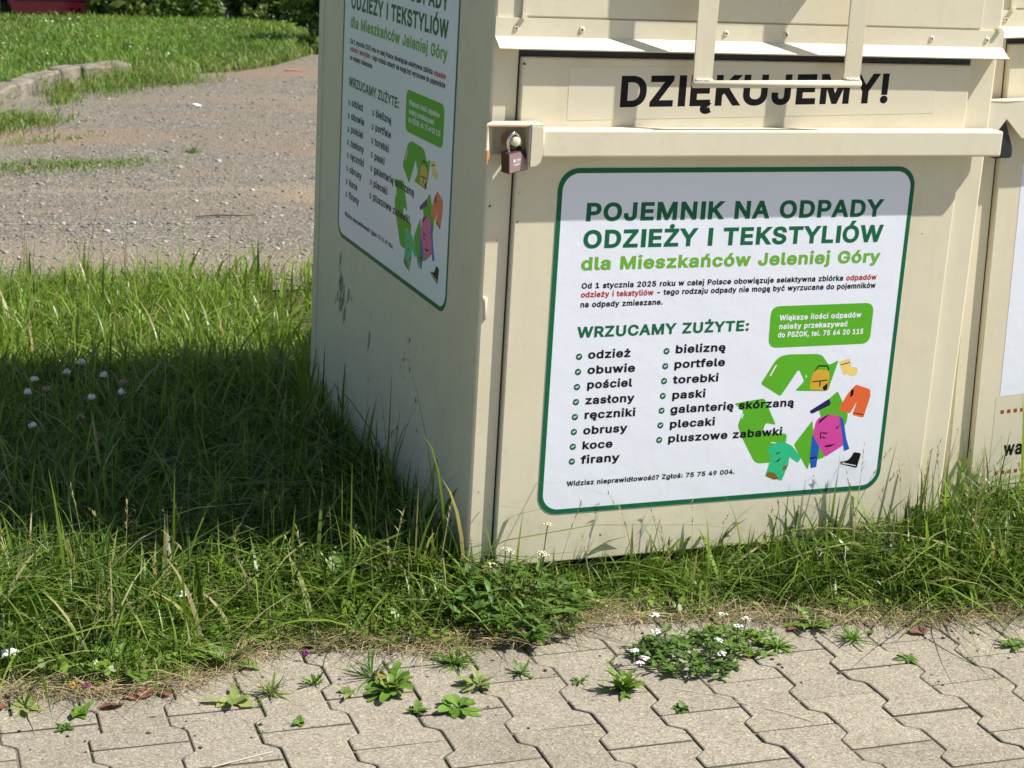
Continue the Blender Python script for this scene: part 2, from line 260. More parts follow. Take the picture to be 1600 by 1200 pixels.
 'T': (495, (1, 420, 1, 540, 448, 540, 448, 420, 288, 420, 288, -31, 162, -31, 162, 420)),
 'U': (564, (259, -40, 216, -36, 176, -28, 140, -12, 108, 8, 80, 34, 58, 64, 42, 98, 32, 134, 29, 172, 29, 540, 156, 540, 156, 180, 157, 160, 161, 144, 168, 128, 177, 116, 188, 104, 202, 96, 218, 88, 237, 84, 259, 82, 281, 84, 300, 88, 316, 96, 330, 104, 340, 116, 350, 128, 356, 143, 360, 160, 362, 180, 362, 540, 488, 540, 488, 172, 485, 134, 476, 98, 460, 64, 437, 34, 410, 8, 378, -12, 342, -28, 302, -36)),
 'W': (732, (132, -31, -24, 540, 106, 540, 194, 204, 206, 152, 217, 100, 234, 8, 152, 8, 170, 100, 181, 152, 194, 204, 282, 540, 404, 540, 492, 204, 504, 152, 516, 100, 535, 8, 450, 8, 468, 100, 480, 152, 492, 204, 580, 540, 710, 540, 554, -31, 432, -31, 338, 316, 321, 385, 298, 506, 387, 506, 366, 388, 348, 316, 254, -31)),
 'Y': (518, (172, -31, 172, 200, -40, 540, 108, 540, 219, 360, 250, 306, 297, 200, 176, 200, 224, 307, 254, 360, 364, 540, 511, 540, 299, 200, 299, -31)),
 'Z': (485, (10, -31, 10, 56, 248, 403, 281, 449, 352, 540, 390, 425, 286, 421, 223, 420, 10, 420, 10, 540, 428, 540, 428, 452, 194, 111, 158, 62, 86, -32, 48, 84, 152, 88, 214, 88, 430, 88, 430, -31)),
 'a': (436, (160, -40, 132, -38, 106, -32, 82, -24, 58, -10, 38, 7, 22, 28, 9, 52, 2, 79, 0, 108, 1, 133, 6, 156, 16, 177, 30, 194, 45, 208, 64, 221, 117, 240, 174, 250, 228, 257, 250, 263, 246, 260, 244, 256, 244, 257, 244, 256, 244, 267, 242, 276, 240, 282, 236, 286, 232, 290, 226, 294, 218, 297, 208, 299, 196, 300, 182, 299, 171, 297, 163, 294, 140, 278, 114, 238, -2, 272, 24, 328, 40, 350, 58, 370, 79, 384, 100, 396, 124, 405, 147, 411, 170, 414, 195, 416, 246, 410, 301, 388, 320, 372, 336, 356, 350, 334, 360, 310, 366, 282, 368, 252, 368, -31, 246, -31, 246, 21, 288, 21, 274, 2, 228, -27, 206, -34, 184, -38), (172, 76, 188, 78, 202, 81, 213, 86, 222, 92, 230, 100, 236, 109, 241, 118, 244, 128, 244, 140, 244, 140, 270, 152, 237, 146, 204, 140, 181, 138, 144, 129, 136, 126, 131, 122, 127, 119, 125, 116, 124, 112, 123, 105, 124, 98, 125, 94, 127, 91, 130, 88, 134, 84, 139, 82)),
 'b': (471, (230, -40, 204, -38, 180, -32, 156, -24, 115, 10, 102, 28, 143, 28, 143, -31, 22, -31, 22, 540, 144, 540, 144, 350, 102, 350, 115, 368, 156, 400, 178, 409, 202, 414, 230, 416, 265, 412, 299, 403, 330, 386, 357, 364, 380, 338, 398, 306, 411, 270, 419, 231, 422, 189, 419, 146, 411, 108, 398, 72, 380, 40, 358, 12, 330, -10, 300, -26, 266, -36), (220, 78, 236, 80, 250, 84, 260, 90, 270, 100, 280, 112, 287, 128, 292, 146, 296, 166, 297, 190, 296, 212, 292, 232, 287, 250, 280, 265, 271, 277, 261, 286, 250, 293, 236, 297, 220, 298, 204, 297, 190, 294, 180, 287, 170, 278, 161, 266, 154, 252, 148, 234, 145, 213, 144, 190, 145, 166, 148, 144, 154, 126, 162, 111, 170, 99, 180, 90, 192, 84, 204, 80)),
 'c': (442, (208, -40, 169, -36, 133, -26, 100, -10, 72, 12, 48, 40, 28, 71, 14, 107, 6, 146, 3, 188, 6, 230, 14, 269, 28, 305, 48, 337, 72, 364, 100, 386, 133, 402, 169, 412, 208, 416, 269, 407, 323, 382, 366, 340, 406, 256, 286, 226, 264, 272, 251, 286, 232, 295, 206, 298, 190, 297, 176, 292, 164, 286, 154, 276, 144, 262, 138, 247, 132, 229, 128, 209, 128, 188, 128, 166, 132, 146, 138, 128, 144, 113, 154, 100, 164, 90, 176, 84, 190, 79, 206, 78, 233, 82, 252, 91, 266, 106, 286, 154, 403, 124, 386, 74, 378, 56, 366, 36, 324, -4, 270, -30)),
 'd': (471, (195, -40, 159, -36, 126, -26, 94, -10, 67, 12, 44, 40, 26, 72, 14, 108, 6, 146, 3, 189, 6, 231, 14, 270, 26, 306, 45, 338, 68, 364, 94, 386, 126, 403, 160, 412, 195, 416, 222, 414, 246, 409, 268, 400, 310, 368, 322, 350, 280, 350, 280, 540, 403, 540, 403, -31, 282, -31, 282, 28, 322, 28, 310, 10, 268, -23, 246, -32, 222, -38), (204, 78, 220, 80, 234, 84, 244, 90, 254, 99, 263, 111, 270, 126, 276, 144, 280, 166, 280, 190, 280, 213, 276, 234, 270, 252, 264, 266, 255, 278, 245, 287, 234, 294, 220, 297, 204, 298, 188, 297, 174, 293, 164, 286, 154, 277, 144, 265, 138, 250, 132, 232, 128, 212, 128, 190, 128, 166, 132, 146, 138, 128, 145, 112, 154, 100, 164, 90, 176, 84, 188, 80)),
 'e': (450, (212, -40, 172, -36, 134, -26, 100, -10, 72, 12, 47, 39, 28, 71, 14, 107, 6, 146, 3, 186, 6, 228, 14, 267, 27, 303, 46, 336, 70, 363, 98, 386, 131, 402, 166, 412, 205, 416, 229, 414, 253, 410, 276, 403, 300, 393, 321, 380, 341, 364, 359, 343, 374, 320, 386, 293, 395, 263, 400, 230, 402, 194, 402, 138, 44, 138, 44, 252, 404, 241, 282, 146, 278, 222, 274, 240, 269, 256, 262, 270, 254, 280, 245, 288, 234, 294, 221, 298, 205, 299, 189, 298, 176, 294, 164, 288, 153, 279, 144, 268, 137, 256, 132, 242, 128, 227, 127, 210, 127, 178, 128, 155, 132, 136, 138, 120, 146, 107, 156, 96, 167, 88, 180, 82, 195, 78, 211, 78, 242, 82, 263, 95, 291, 141, 406, 112, 386, 58, 374, 37, 358, 18, 339, 1, 318, -13, 294, -24, 268, -32, 241, -38)),
 'f': (300, (259, 410, 259, 296, -24, 296, -24, 410), (50, -31, 50, 433, 52, 458, 58, 482, 70, 503, 84, 521, 102, 536, 122, 547, 144, 555, 165, 560, 188, 561, 228, 558, 282, 542, 248, 430, 209, 442, 194, 442, 184, 442, 180, 440, 178, 438, 176, 436, 174, 430, 172, 418, 172, -31)),
 'g': (472, (207, -182, 177, -180, 150, -176, 124, -169, 100, -160, 80, -148, 62, -134, 46, -118, 34, -101, 8, -58, 109, 0, 143, -43, 168, -60, 177, -63, 190, -66, 206, -66, 230, -64, 248, -58, 262, -50, 272, -40, 278, -26, 280, -4, 280, 38, 322, 38, 309, 20, 268, -12, 244, -20, 221, -25, 194, -26, 160, -24, 128, -14, 96, 0, 69, 20, 46, 46, 28, 76, 14, 111, 6, 150, 3, 191, 6, 232, 14, 272, 27, 306, 45, 338, 68, 365, 96, 386, 126, 403, 160, 412, 196, 416, 222, 414, 246, 409, 269, 400, 310, 368, 324, 350, 282, 350, 282, 410, 404, 410, 404, -10, 400, -45, 392, -78, 376, -108, 355, -132, 330, -150, 302, -164, 272, -174, 240, -180), (205, 90, 222, 92, 235, 95, 246, 101, 256, 109, 264, 120, 272, 133, 276, 150, 280, 170, 282, 192, 280, 215, 276, 235, 272, 252, 264, 266, 256, 278, 246, 287, 234, 294, 221, 297, 205, 298, 188, 297, 175, 293, 164, 286, 154, 277, 144, 266, 138, 250, 132, 234, 128, 214, 128, 192, 128, 170, 132, 152, 138, 134, 144, 121, 153, 110, 163, 102, 174, 96, 188, 92)),
 'i': (213, (22, -31, 22, 410, 144, 410, 144, -31), (84, 446, 65, 449, 48, 456, 32, 467, 20, 482, 12, 499, 10, 518, 12, 537, 20, 555, 32, 570, 48, 581, 65, 588, 84, 590, 102, 588, 120, 581, 136, 570, 148, 555, 155, 537, 158, 518, 155, 499, 148, 482, 136, 467, 120, 456, 102, 449)),
 'j': (213, (22, 410, 144, 410, 144, -31, 144, -56, 138, -81, 130, -104, 116, -125, 100, -142, 80, -156, 56, -166, 31, -172, 5, -174, -41, -174, -41, -56, 0, -56, 10, -54, 14, -53, 16, -52, 18, -48, 20, -40, 22, -28), (84, 446, 64, 449, 47, 456, 32, 467, 20, 482, 12, 499, 10, 518, 12, 537, 20, 555, 32, 570, 47, 581, 64, 588, 84, 590, 102, 588, 120, 581, 135, 570, 147, 555, 155, 537, 157, 518, 155, 499, 147, 482, 135, 467, 120, 456, 102, 449)),
 'k': (427, (82, 74, 79, 242, 108, 242, 272, 410, 424, 406, 197, 168, 190, 168), (22, -31, 22, 540, 144, 540, 144, -31), (279, -31, 106, 188, 194, 275, 434, -30)),
 'l': (236, (139, -34, 106, -30, 76, -20, 52, -2, 34, 24, 24, 52, 22, 83, 22, 540, 144, 540, 144, 100, 146, 86, 146, 80, 146, 80, 144, 83, 142, 84, 147, 83, 157, 84, 194, 90, 218, -22, 166, -32)),
 'm': (656, (22, -31, 22, 410, 143, 410, 144, 264, 65, 264, 85, 326, 96, 347, 108, 366, 124, 382, 141, 394, 160, 404, 178, 412, 198, 416, 220, 418, 252, 414, 283, 402, 309, 384, 328, 359, 343, 332, 362, 264, 270, 264, 290, 324, 300, 345, 314, 364, 330, 380, 348, 392, 368, 404, 390, 411, 413, 416, 437, 417, 463, 416, 488, 410, 512, 399, 534, 385, 552, 366, 568, 344, 580, 317, 586, 288, 588, 256, 588, -31, 464, -31, 464, 252, 463, 271, 458, 282, 452, 288, 443, 294, 432, 298, 418, 300, 407, 298, 398, 296, 390, 292, 383, 288, 378, 282, 373, 276, 370, 268, 367, 258, 366, 246, 366, -31, 243, -31, 243, 258, 242, 272, 238, 280, 232, 288, 223, 294, 212, 298, 199, 300, 190, 298, 181, 296, 172, 292, 165, 288, 158, 282, 153, 274, 148, 264, 146, 252, 144, 237, 144, -31)),
 'n': (456, (144, 226, 144, -31, 22, -31, 22, 410, 142, 410, 143, 256, 56, 256, 88, 334, 108, 364, 134, 388, 163, 404, 194, 412, 227, 416, 256, 414, 284, 407, 310, 396, 333, 380, 352, 360, 368, 335, 380, 306, 386, 275, 388, 242, 388, -31, 265, -31, 265, 234, 263, 256, 258, 272, 250, 283, 240, 291, 227, 296, 210, 298, 197, 297, 186, 294, 176, 290, 167, 284, 160, 277, 154, 268, 149, 256, 146, 243)),
 'o': (462, (207, -40, 169, -36, 133, -26, 100, -10, 72, 12, 48, 40, 28, 71, 14, 107, 6, 146, 3, 188, 6, 230, 14, 269, 28, 305, 48, 337, 72, 364, 100, 386, 133, 402, 169, 412, 207, 416, 246, 412, 282, 402, 315, 386, 344, 364, 368, 336, 388, 304, 401, 268, 410, 230, 412, 188, 410, 146, 401, 107, 388, 72, 368, 40, 344, 12, 315, -10, 282, -26, 246, -36), (208, 78, 225, 79, 240, 84, 252, 90, 262, 100, 271, 113, 278, 128, 284, 146, 287, 166, 288, 188, 287, 209, 284, 228, 278, 247, 270, 262, 262, 276, 251, 286, 240, 292, 225, 297, 208, 298, 190, 297, 176, 292, 164, 286, 154, 276, 144, 262, 138, 247, 132, 229, 128, 209, 128, 188, 128, 166, 132, 146, 138, 128, 144, 113, 154, 100, 164, 90, 176, 84, 190, 79)),
 'p': (471, (22, -174, 22, 410, 143, 410, 143, 350, 102, 350, 114, 368, 156, 400, 178, 409, 202, 414, 230, 416, 265, 412, 299, 403, 330, 386, 357, 364, 380, 338, 398, 306, 411, 270, 419, 231, 422, 189, 419, 146, 411, 108, 398, 72, 380, 40, 358, 12, 330, -10, 300, -26, 266, -36, 230, -40, 204, -38, 180, -32, 156, -23, 116, 10, 102, 28, 144, 28, 144, -174), (220, 78, 236, 80, 250, 84, 260, 90, 270, 100, 280, 112, 287, 128, 292, 146, 296, 166, 297, 190, 296, 212, 292, 232, 287, 250, 280, 265, 271, 277, 261, 286, 250, 293, 236, 297, 220, 298, 204, 297, 190, 294, 180, 287, 170, 278, 161, 266, 154, 252, 148, 234, 145, 213, 144, 190, 145, 166, 148, 144, 154, 126, 162, 111, 170, 99, 180, 90, 192, 84, 204, 80)),
 'r': (306, (22, -31, 22, 410, 142, 410, 142, 352, 96, 352, 98, 356, 114, 376, 135, 393, 160, 406, 186, 414, 212, 416, 230, 416, 274, 414, 274, 286, 226, 294, 207, 294, 194, 294, 184, 291, 174, 287, 165, 282, 158, 275, 152, 268, 148, 259, 146, 249, 144, 236, 144, -31)),
 's': (412, (182, -39, 154, -38, 126, -34, 101, -26, 78, -14, 56, 0, 38, 18, 23, 38, 12, 62, -3, 118, 114, 142, 128, 101, 134, 92, 142, 86, 152, 81, 164, 78, 182, 76, 200, 78, 216, 82, 226, 88, 233, 94, 236, 98, 236, 104, 236, 107, 235, 110, 232, 113, 228, 117, 218, 121, 204, 125, 141, 140, 106, 151, 76, 166, 50, 186, 30, 212, 19, 242, 16, 274, 18, 301, 26, 326, 40, 350, 58, 370, 78, 386, 102, 399, 129, 408, 158, 414, 187, 416, 216, 414, 242, 409, 266, 401, 288, 390, 307, 376, 323, 359, 336, 340, 346, 320, 365, 268, 250, 242, 234, 276, 230, 284, 222, 292, 215, 296, 204, 300, 188, 302, 172, 300, 159, 296, 149, 292, 143, 286, 140, 282, 140, 276, 140, 272, 142, 270, 144, 267, 150, 263, 162, 258, 180, 253, 238, 239, 272, 228, 304, 214, 328, 193, 348, 168, 359, 138, 362, 107, 360, 79, 352, 52, 338, 29, 320, 8, 298, -8, 272, -22, 244, -32, 214, -38)),
 't': (274, (235, 410, 235, 296, -24, 296, -24, 410), (34, 502, 157, 502, 157, 99, 158, 88, 159, 83, 160, 82, 159, 82, 162, 82, 170, 81, 182, 82, 226, 88, 250, -22, 196, -34, 168, -35, 132, -32, 98, -21, 70, -2, 50, 25, 38, 57, 34, 91)),
 'u': (456, (182, -36, 153, -34, 126, -28, 100, -16, 76, 0, 57, 20, 42, 44, 30, 73, 24, 104, 22, 138, 22, 410, 144, 410, 144, 146, 147, 123, 152, 108, 160, 96, 170, 88, 183, 84, 200, 82, 213, 82, 224, 85, 234, 90, 242, 95, 250, 102, 256, 112, 261, 123, 264, 136, 265, 154, 265, 410, 388, 410, 388, -31, 267, -31, 267, 123, 354, 123, 321, 45, 300, 14, 275, -8, 246, -24, 216, -34)),
 'w': (614, (114, -31, -20, 410, 110, 410, 164, 222, 184, 144, 214, 10, 126, 10, 156, 142, 176, 222, 228, 410, 340, 410, 392, 222, 412, 143, 440, 10, 352, 10, 383, 142, 404, 222, 456, 410, 586, 410, 452, -31, 345, -31, 289, 164, 274, 217, 260, 273, 237, 368, 330, 368, 307, 273, 292, 216, 278, 164, 222, -31)),
 'y': (436, (10, -161, 38, -50, 74, -56, 100, -58, 101, -58, 104, -56, 108, -52, 112, -48, 116, -38, 122, -25, 130, -2, -28, 410, 106, 410, 194, 165, 216, 96, 246, -10, 142, -10, 173, 96, 194, 165, 284, 410, 416, 410, 232, -72, 202, -126, 186, -142, 170, -154, 152, -164, 133, -171, 112, -175, 92, -176, 60, -174)),
 'z': (427, (10, -31, 10, 56, 223, 330, 223, 292, 17, 292, 17, 410, 364, 410, 364, 320, 157, 50, 157, 88, 370, 88, 370, -31)),
 'Ó': (580, (267, -38, 220, -34, 175, -22, 134, -2, 98, 26, 67, 60, 42, 102, 24, 148, 13, 198, 9, 254, 13, 310, 24, 360, 42, 407, 67, 448, 98, 482, 134, 510, 175, 530, 220, 542, 267, 546, 314, 542, 359, 530, 400, 510, 436, 482, 467, 448, 492, 407, 510, 360, 520, 310, 524, 254, 520, 198, 510, 148, 492, 102, 467, 60, 436, 26, 400, -2, 359, -22, 314, -34), (267, 84, 291, 86, 312, 92, 333, 102, 351, 116, 367, 134, 380, 158, 390, 185, 397, 217, 399, 254, 397, 292, 390, 324, 380, 351, 367, 374, 351, 392, 333, 406, 312, 416, 291, 422, 267, 424, 243, 422, 221, 416, 201, 406, 182, 392, 167, 374, 154, 351, 143, 324, 136, 292, 134, 254, 136, 217, 143, 185, 154, 158, 167, 135, 182, 116, 201, 102, 221, 92, 243, 86), (191, 527, 268, 690, 414, 690, 307, 527)),
 'ó': (462, (207, -40, 169, -36, 133, -26, 100, -10, 72, 12, 48, 40, 28, 71, 14, 107, 6, 146, 3, 188, 6, 230, 14, 269, 28, 305, 48, 337, 72, 364, 100, 386, 133, 402, 169, 412, 207, 416, 246, 412, 282, 402, 315, 386, 344, 364, 368, 336, 388, 304, 401, 268, 410, 230, 412, 188, 410, 146, 401, 107, 388, 72, 368, 40, 344, 12, 315, -10, 282, -26, 246, -36), (208, 78, 225, 79, 240, 84, 252, 90, 262, 100, 271, 113, 278, 128, 284, 146, 287, 166, 288, 188, 287, 209, 284, 228, 278, 247, 270, 262, 262, 276, 251, 286, 240, 292, 225, 297, 208, 298, 190, 297, 176, 292, 164, 286, 154, 276, 144, 262, 138, 247, 132, 229, 128, 209, 128, 188, 128, 166, 132, 146, 138, 128, 144, 113, 154, 100, 164, 90, 176, 84, 190, 79), (132, 398, 209, 560, 354, 560, 248, 398)),
 'ą': (436, (160, -40, 132, -38, 106, -32, 82, -24, 58, -10, 38, 7, 22, 28, 9, 52, 2, 79, 0, 108, 1, 133, 6, 156, 16, 177, 30, 194, 45, 208, 64, 221, 117, 240, 174, 250, 228, 257, 250, 263, 246, 260, 244, 256, 244, 257, 244, 256, 244, 267, 242, 276, 240, 282, 236, 286, 232, 290, 226, 294, 218, 297, 208, 299, 196, 300, 182, 299, 171, 297, 163, 294, 140, 278, 114, 238, -2, 272, 24, 328, 40, 350, 58, 370, 79, 384, 100, 396, 124, 405, 147, 411, 170, 414, 195, 416, 246, 410, 301, 388, 320, 372, 336, 356, 350, 334, 360, 310, 366, 282, 368, 252, 368, -31, 246, -31, 246, 21, 288, 21, 274, 2, 228, -27, 206, -34, 184, -38), (172, 76, 188, 78, 202, 81, 213, 86, 222, 92, 230, 100, 236, 109, 241, 118, 244, 128, 244, 140, 244, 140, 270, 152, 237, 146, 204, 140, 181, 138, 144, 129, 136, 126, 131, 122, 127, 119, 125, 116, 124, 112, 123, 105, 124, 98, 125, 94, 127, 91, 130, 88, 134, 84, 139, 82), (298, -176, 270, -174, 246, -166, 222, -153, 203, -134, 191, -108, 188, -80, 190, -56, 197, -36, 208, -16, 222, 1, 240, 16, 267, 38, 402, 20, 318, -55, 314, -60, 312, -64, 312, -64, 313, -67, 307, -63, 306, -62, 308, -62, 318, -61, 356, -45, 397, -147, 340, -170)),
 'ć': (442, (208, -40, 169, -36, 133, -26, 100, -10, 72, 12, 48, 40, 28, 71, 14, 107, 6, 146, 3, 188, 6, 230, 14, 269, 28, 305, 48, 337, 72, 364, 100, 386, 133, 402, 169, 412, 208, 416, 269, 407, 323, 382, 366, 340, 406, 256, 286, 226, 264, 272, 251, 286, 232, 295, 206, 298, 190, 297, 176, 292, 164, 286, 154, 276, 144, 262, 138, 247, 132, 229, 128, 209, 128, 188, 128, 166, 132, 146, 138, 128, 144, 113, 154, 100, 164, 90, 176, 84, 190, 79, 206, 78, 233, 82, 252, 91, 266, 106, 286, 154, 403, 124, 386, 74, 378, 56, 366, 36, 324, -4, 270, -30), (132, 398, 209, 560, 354, 560, 248, 398)),
 'Ę': (465, (29, -31, 29, 540, 404, 540, 404, 420, 156, 420, 156, 317, 386, 317, 386, 198, 156, 198, 156, 88, 406, 88, 406, -31), (337, -180, 310, -177, 284, -170, 262, -156, 242, -136, 230, -111, 226, -82, 228, -60, 236, -38, 247, -18, 262, 1, 280, 18, 310, 40, 442, 20, 358, -55, 353, -61, 351, -66, 350, -67, 352, -70, 346, -66, 345, -66, 346, -66, 356, -64, 395, -48, 436, -150, 379, -174)),
 'ę': (450, (212, -40, 172, -36, 134, -26, 100, -10, 72, 12, 47, 39, 28, 71, 14, 107, 6, 146, 3, 186, 6, 228, 14, 267, 27, 303, 46, 336, 70, 363, 98, 386, 131, 402, 166, 412, 205, 416, 229, 414, 253, 410, 276, 403, 300, 393, 321, 380, 341, 364, 359, 343, 374, 320, 386, 293, 395, 263, 400, 230, 402, 194, 402, 138, 44, 138, 44, 252, 404, 241, 282, 146, 278, 222, 274, 240, 269, 256, 262, 270, 254, 280, 245, 288, 234, 294, 221, 298, 205, 299, 189, 298, 176, 294, 164, 288, 153, 279, 144, 268, 137, 256, 132, 242, 128, 227, 127, 210, 127, 178, 128, 155, 132, 136, 138, 120, 146, 107, 156, 96, 167, 88, 180, 82, 195, 78, 211, 78, 242, 82, 263, 95, 291, 141, 406, 112, 386, 58, 374, 37, 358, 18, 339, 1, 318, -13, 294, -24, 268, -32, 241, -38), (300, -180, 272, -177, 247, -170, 224, -156, 204, -136, 192, -111, 188, -82, 193, -49, 206, -19, 224, 9, 246, 40, 408, 145, 369, 23, 340, -22, 318, -52, 314, -70, 314, -70, 308, -66, 307, -66, 309, -66, 318, -64, 358, -48, 398, -150, 342, -174)),
 'ł': (254, (150, -34, 117, -30, 88, -20, 62, -2, 46, 24, 36, 52, 33, 83, 33, 540, 156, 540, 156, 100, 156, 86, 158, 80, 158, 80, 154, 83, 154, 84, 158, 83, 168, 84, 205, 90, 229, -22, 177, -32), (-24, 172, -24, 298, 214, 436, 214, 310)),
 'ń': (456, (144, 226, 144, -31, 22, -31, 22, 410, 142, 410, 143, 256, 56, 256, 88, 334, 108, 364, 134, 388, 163, 404, 194, 412, 227, 416, 256, 414, 284, 407, 310, 396, 333, 380, 352, 360, 368, 335, 380, 306, 386, 275, 388, 242, 388, -31, 265, -31, 265, 234, 263, 256, 258, 272, 250, 283, 240, 291, 227, 296, 210, 298, 197, 297, 186, 294, 176, 290, 167, 284, 160, 277, 154, 268, 149, 256, 146, 243), (129, 398, 206, 560, 352, 560, 245, 398)),
 'ś': (412, (182, -39, 154, -38, 126, -34, 101, -26, 78, -14, 56, 0, 38, 18, 23, 38, 12, 62, -3, 118, 114, 142, 128, 101, 134, 92, 142, 86, 152, 81, 164, 78, 182, 76, 200, 78, 216, 82, 226, 88, 233, 94, 236, 98, 236, 104, 236, 107, 235, 110, 232, 113, 228, 117, 218, 121, 204, 125, 141, 140, 106, 151, 76, 166, 50, 186, 30, 212, 19, 242, 16, 274, 18, 301, 26, 326, 40, 350, 58, 370, 78, 386, 102, 399, 129, 408, 158, 414, 187, 416, 216, 414, 242, 409, 266, 401, 288, 390, 307, 376, 323, 359, 336, 340, 346, 320, 365, 268, 250, 242, 234, 276, 230, 284, 222, 292, 215, 296, 204, 300, 188, 302, 172, 300, 159, 296, 149, 292, 143, 286, 140, 282, 140, 276, 140, 272, 142, 270, 144, 267, 150, 263, 162, 258, 180, 253, 238, 239, 272, 228, 304, 214, 328, 193, 348, 168, 359, 138, 362, 107, 360, 79, 352, 52, 338, 29, 320, 8, 298, -8, 272, -22, 244, -32, 214, -38), (110, 398, 188, 560, 333, 560, 226, 398)),
 'Ż': (485, (10, -31, 10, 56, 248, 403, 281, 449, 352, 540, 390, 425, 286, 421, 223, 420, 10, 420, 10, 540, 428, 540, 428, 452, 194, 111, 158, 62, 86, -32, 48, 84, 152, 88, 214, 88, 430, 88, 430, -31), (219, 541, 200, 543, 183, 550, 168, 562, 156, 576, 148, 594, 146, 612, 148, 632, 156, 649, 168, 664, 183, 675, 200, 682, 219, 684, 238, 682, 256, 676, 271, 664, 283, 649, 290, 632, 293, 612, 290, 594, 283, 576, 271, 562, 256, 550, 238, 543)),
 'ż': (427, (10, -31, 10, 56, 223, 330, 223, 292, 17, 292, 17, 410, 364, 410, 364, 320, 157, 50, 157, 88, 370, 88, 370, -31), (186, 412, 168, 414, 150, 420, 136, 432, 124, 446, 116, 464, 113, 483, 116, 502, 123, 520, 136, 534, 150, 546, 168, 552, 186, 555, 206, 553, 223, 546, 238, 534, 250, 520, 258, 502, 260, 483, 258, 464, 250, 446, 238, 432, 223, 420, 206, 414)),
}
def winding(px, py, loops):
    w_ = 0
    for P in loops:
        for i in range(len(P)):
            x0, y0 = P[i - 1]; x1, y1 = P[i]
            c = (x1 - x0) * (py - y0) - (px - x0) * (y1 - y0)
            if y0 <= py < y1 and c > 0: w_ += 1
            elif y1 <= py < y0 and c < 0: w_ -= 1
    return w_
def fill(loops):
    V = []; E = []
    for L in loops:
        b = len(V); n = len(L); V += [Vector(p) for p in L]; E += [(b + i, b + (i + 1) % n) for i in range(n)]
    v, e, f, _, _, _ = delaunay_2d_cdt(V, E, [], 1, 1e-6)
    F = []
    for t in f:
        cx = sum(v[i].x for i in t) / len(t); cy = sum(v[i].y for i in t) / len(t)
        if winding(cx, cy, loops) != 0: F.append(tuple(t))
    return [(p.x, p.y) for p in v], F
GC = {}
def glyph(ch):
    if ch not in GC:
        s = GLYPHS[ch]
        loops = [[(sp[i] / 1000, sp[i + 1] / 1000) for i in range(0, len(sp), 2)] for sp in s[1:]]
        v, f = fill(loops); GC[ch] = (s[0] / 1000, v, f)
    return GC[ch]
class Flat:
    """flat printed shapes, lifted by n off their surface"""
    def __init__(s): s.V = []; s.F = []
    def add(s, v, f, n):
        b = len(s.V); s.V += [(x, y, n) for x, y in v]; s.F += [tuple(b + i for i in t) for t in f]
    def poly(s, pts, n, holes=()):
        v, f = fill([pts] + [h for h in holes]); s.add(v, f, n)
    def ring(s, outer, inner, n):
        k = len(outer); b = len(s.V)
        s.V += [(x, y, n) for x, y in outer] + [(x, y, n) for x, y in inner]
        s.F += [(b + i, b + (i + 1) % k, b + k + (i + 1) % k, b + k + i) for i in range(k)]
    def build(s, name, m, parent):
        me = bpy.data.meshes.new(name); me.from_pydata(s.V, [], s.F); me.update()
        if len(me.polygons) and me.polygons[0].normal.z < 0: me.flip_normals()
        return link(name, me, parent, m)
def write(buckets, text, u0, v0, u1, cap, n):
    """text fitted between u0 and u1 on baseline v0; '~' switches to the second bucket"""
    width = sum(.26 if c == ' ' else (0 if c == '~' else glyph(c)[0]) for c in text)
    sy = cap / .5705; sx = (u1 - u0) / width; x = u0 - .03 * sx; k = 0
    for c in text:
        if c == '~': k = 1 - k; continue
        if c == ' ': x += .26 * sx; continue
        a, v, f = glyph(c)
        buckets[k].add([(x + p[0] * sx, v0 + (p[1] + .031) * sy) for p in v], f, n); x += a * sx
def rrect(x0, y0, x1, y1, r, seg=10):
    P = []
    for cx, cy, a in ((x1 - r, y1 - r, 0), (x0 + r, y1 - r, 90), (x0 + r, y0 + r, 180), (x1 - r, y0 + r, 270)):
        for i in range(seg + 1):
            t = R(a + 90 * i / seg); P.append((cx + r * math.cos(t), cy + r * math.sin(t)))
    return P
def circ(x, y, r, k=18): return [(x + r * math.cos(2 * math.pi * i / k), y + r * math.sin(2 * math.pi * i / k)) for i in range(k)]
def cm(P): return [(x / 100, y / 100) for x, y in P]
def rounded(P, r, seg=4):
    out = []
    for i in range(len(P)):
        a, b, c = Vector(P[i - 1]), Vector(P[i]), Vector(P[(i + 1) % len(P)])
        d1 = min(r, (a - b).length * .4); d2 = min(r, (c - b).length * .4)
        p = b + (a - b).normalized() * d1; q = b + (c - b).normalized() * d2
        for k in range(seg + 1):
            t = k / seg; z = p * (1 - t) ** 2 + b * 2 * t * (1 - t) + q * t * t; out.append((z.x, z.y))
    return out

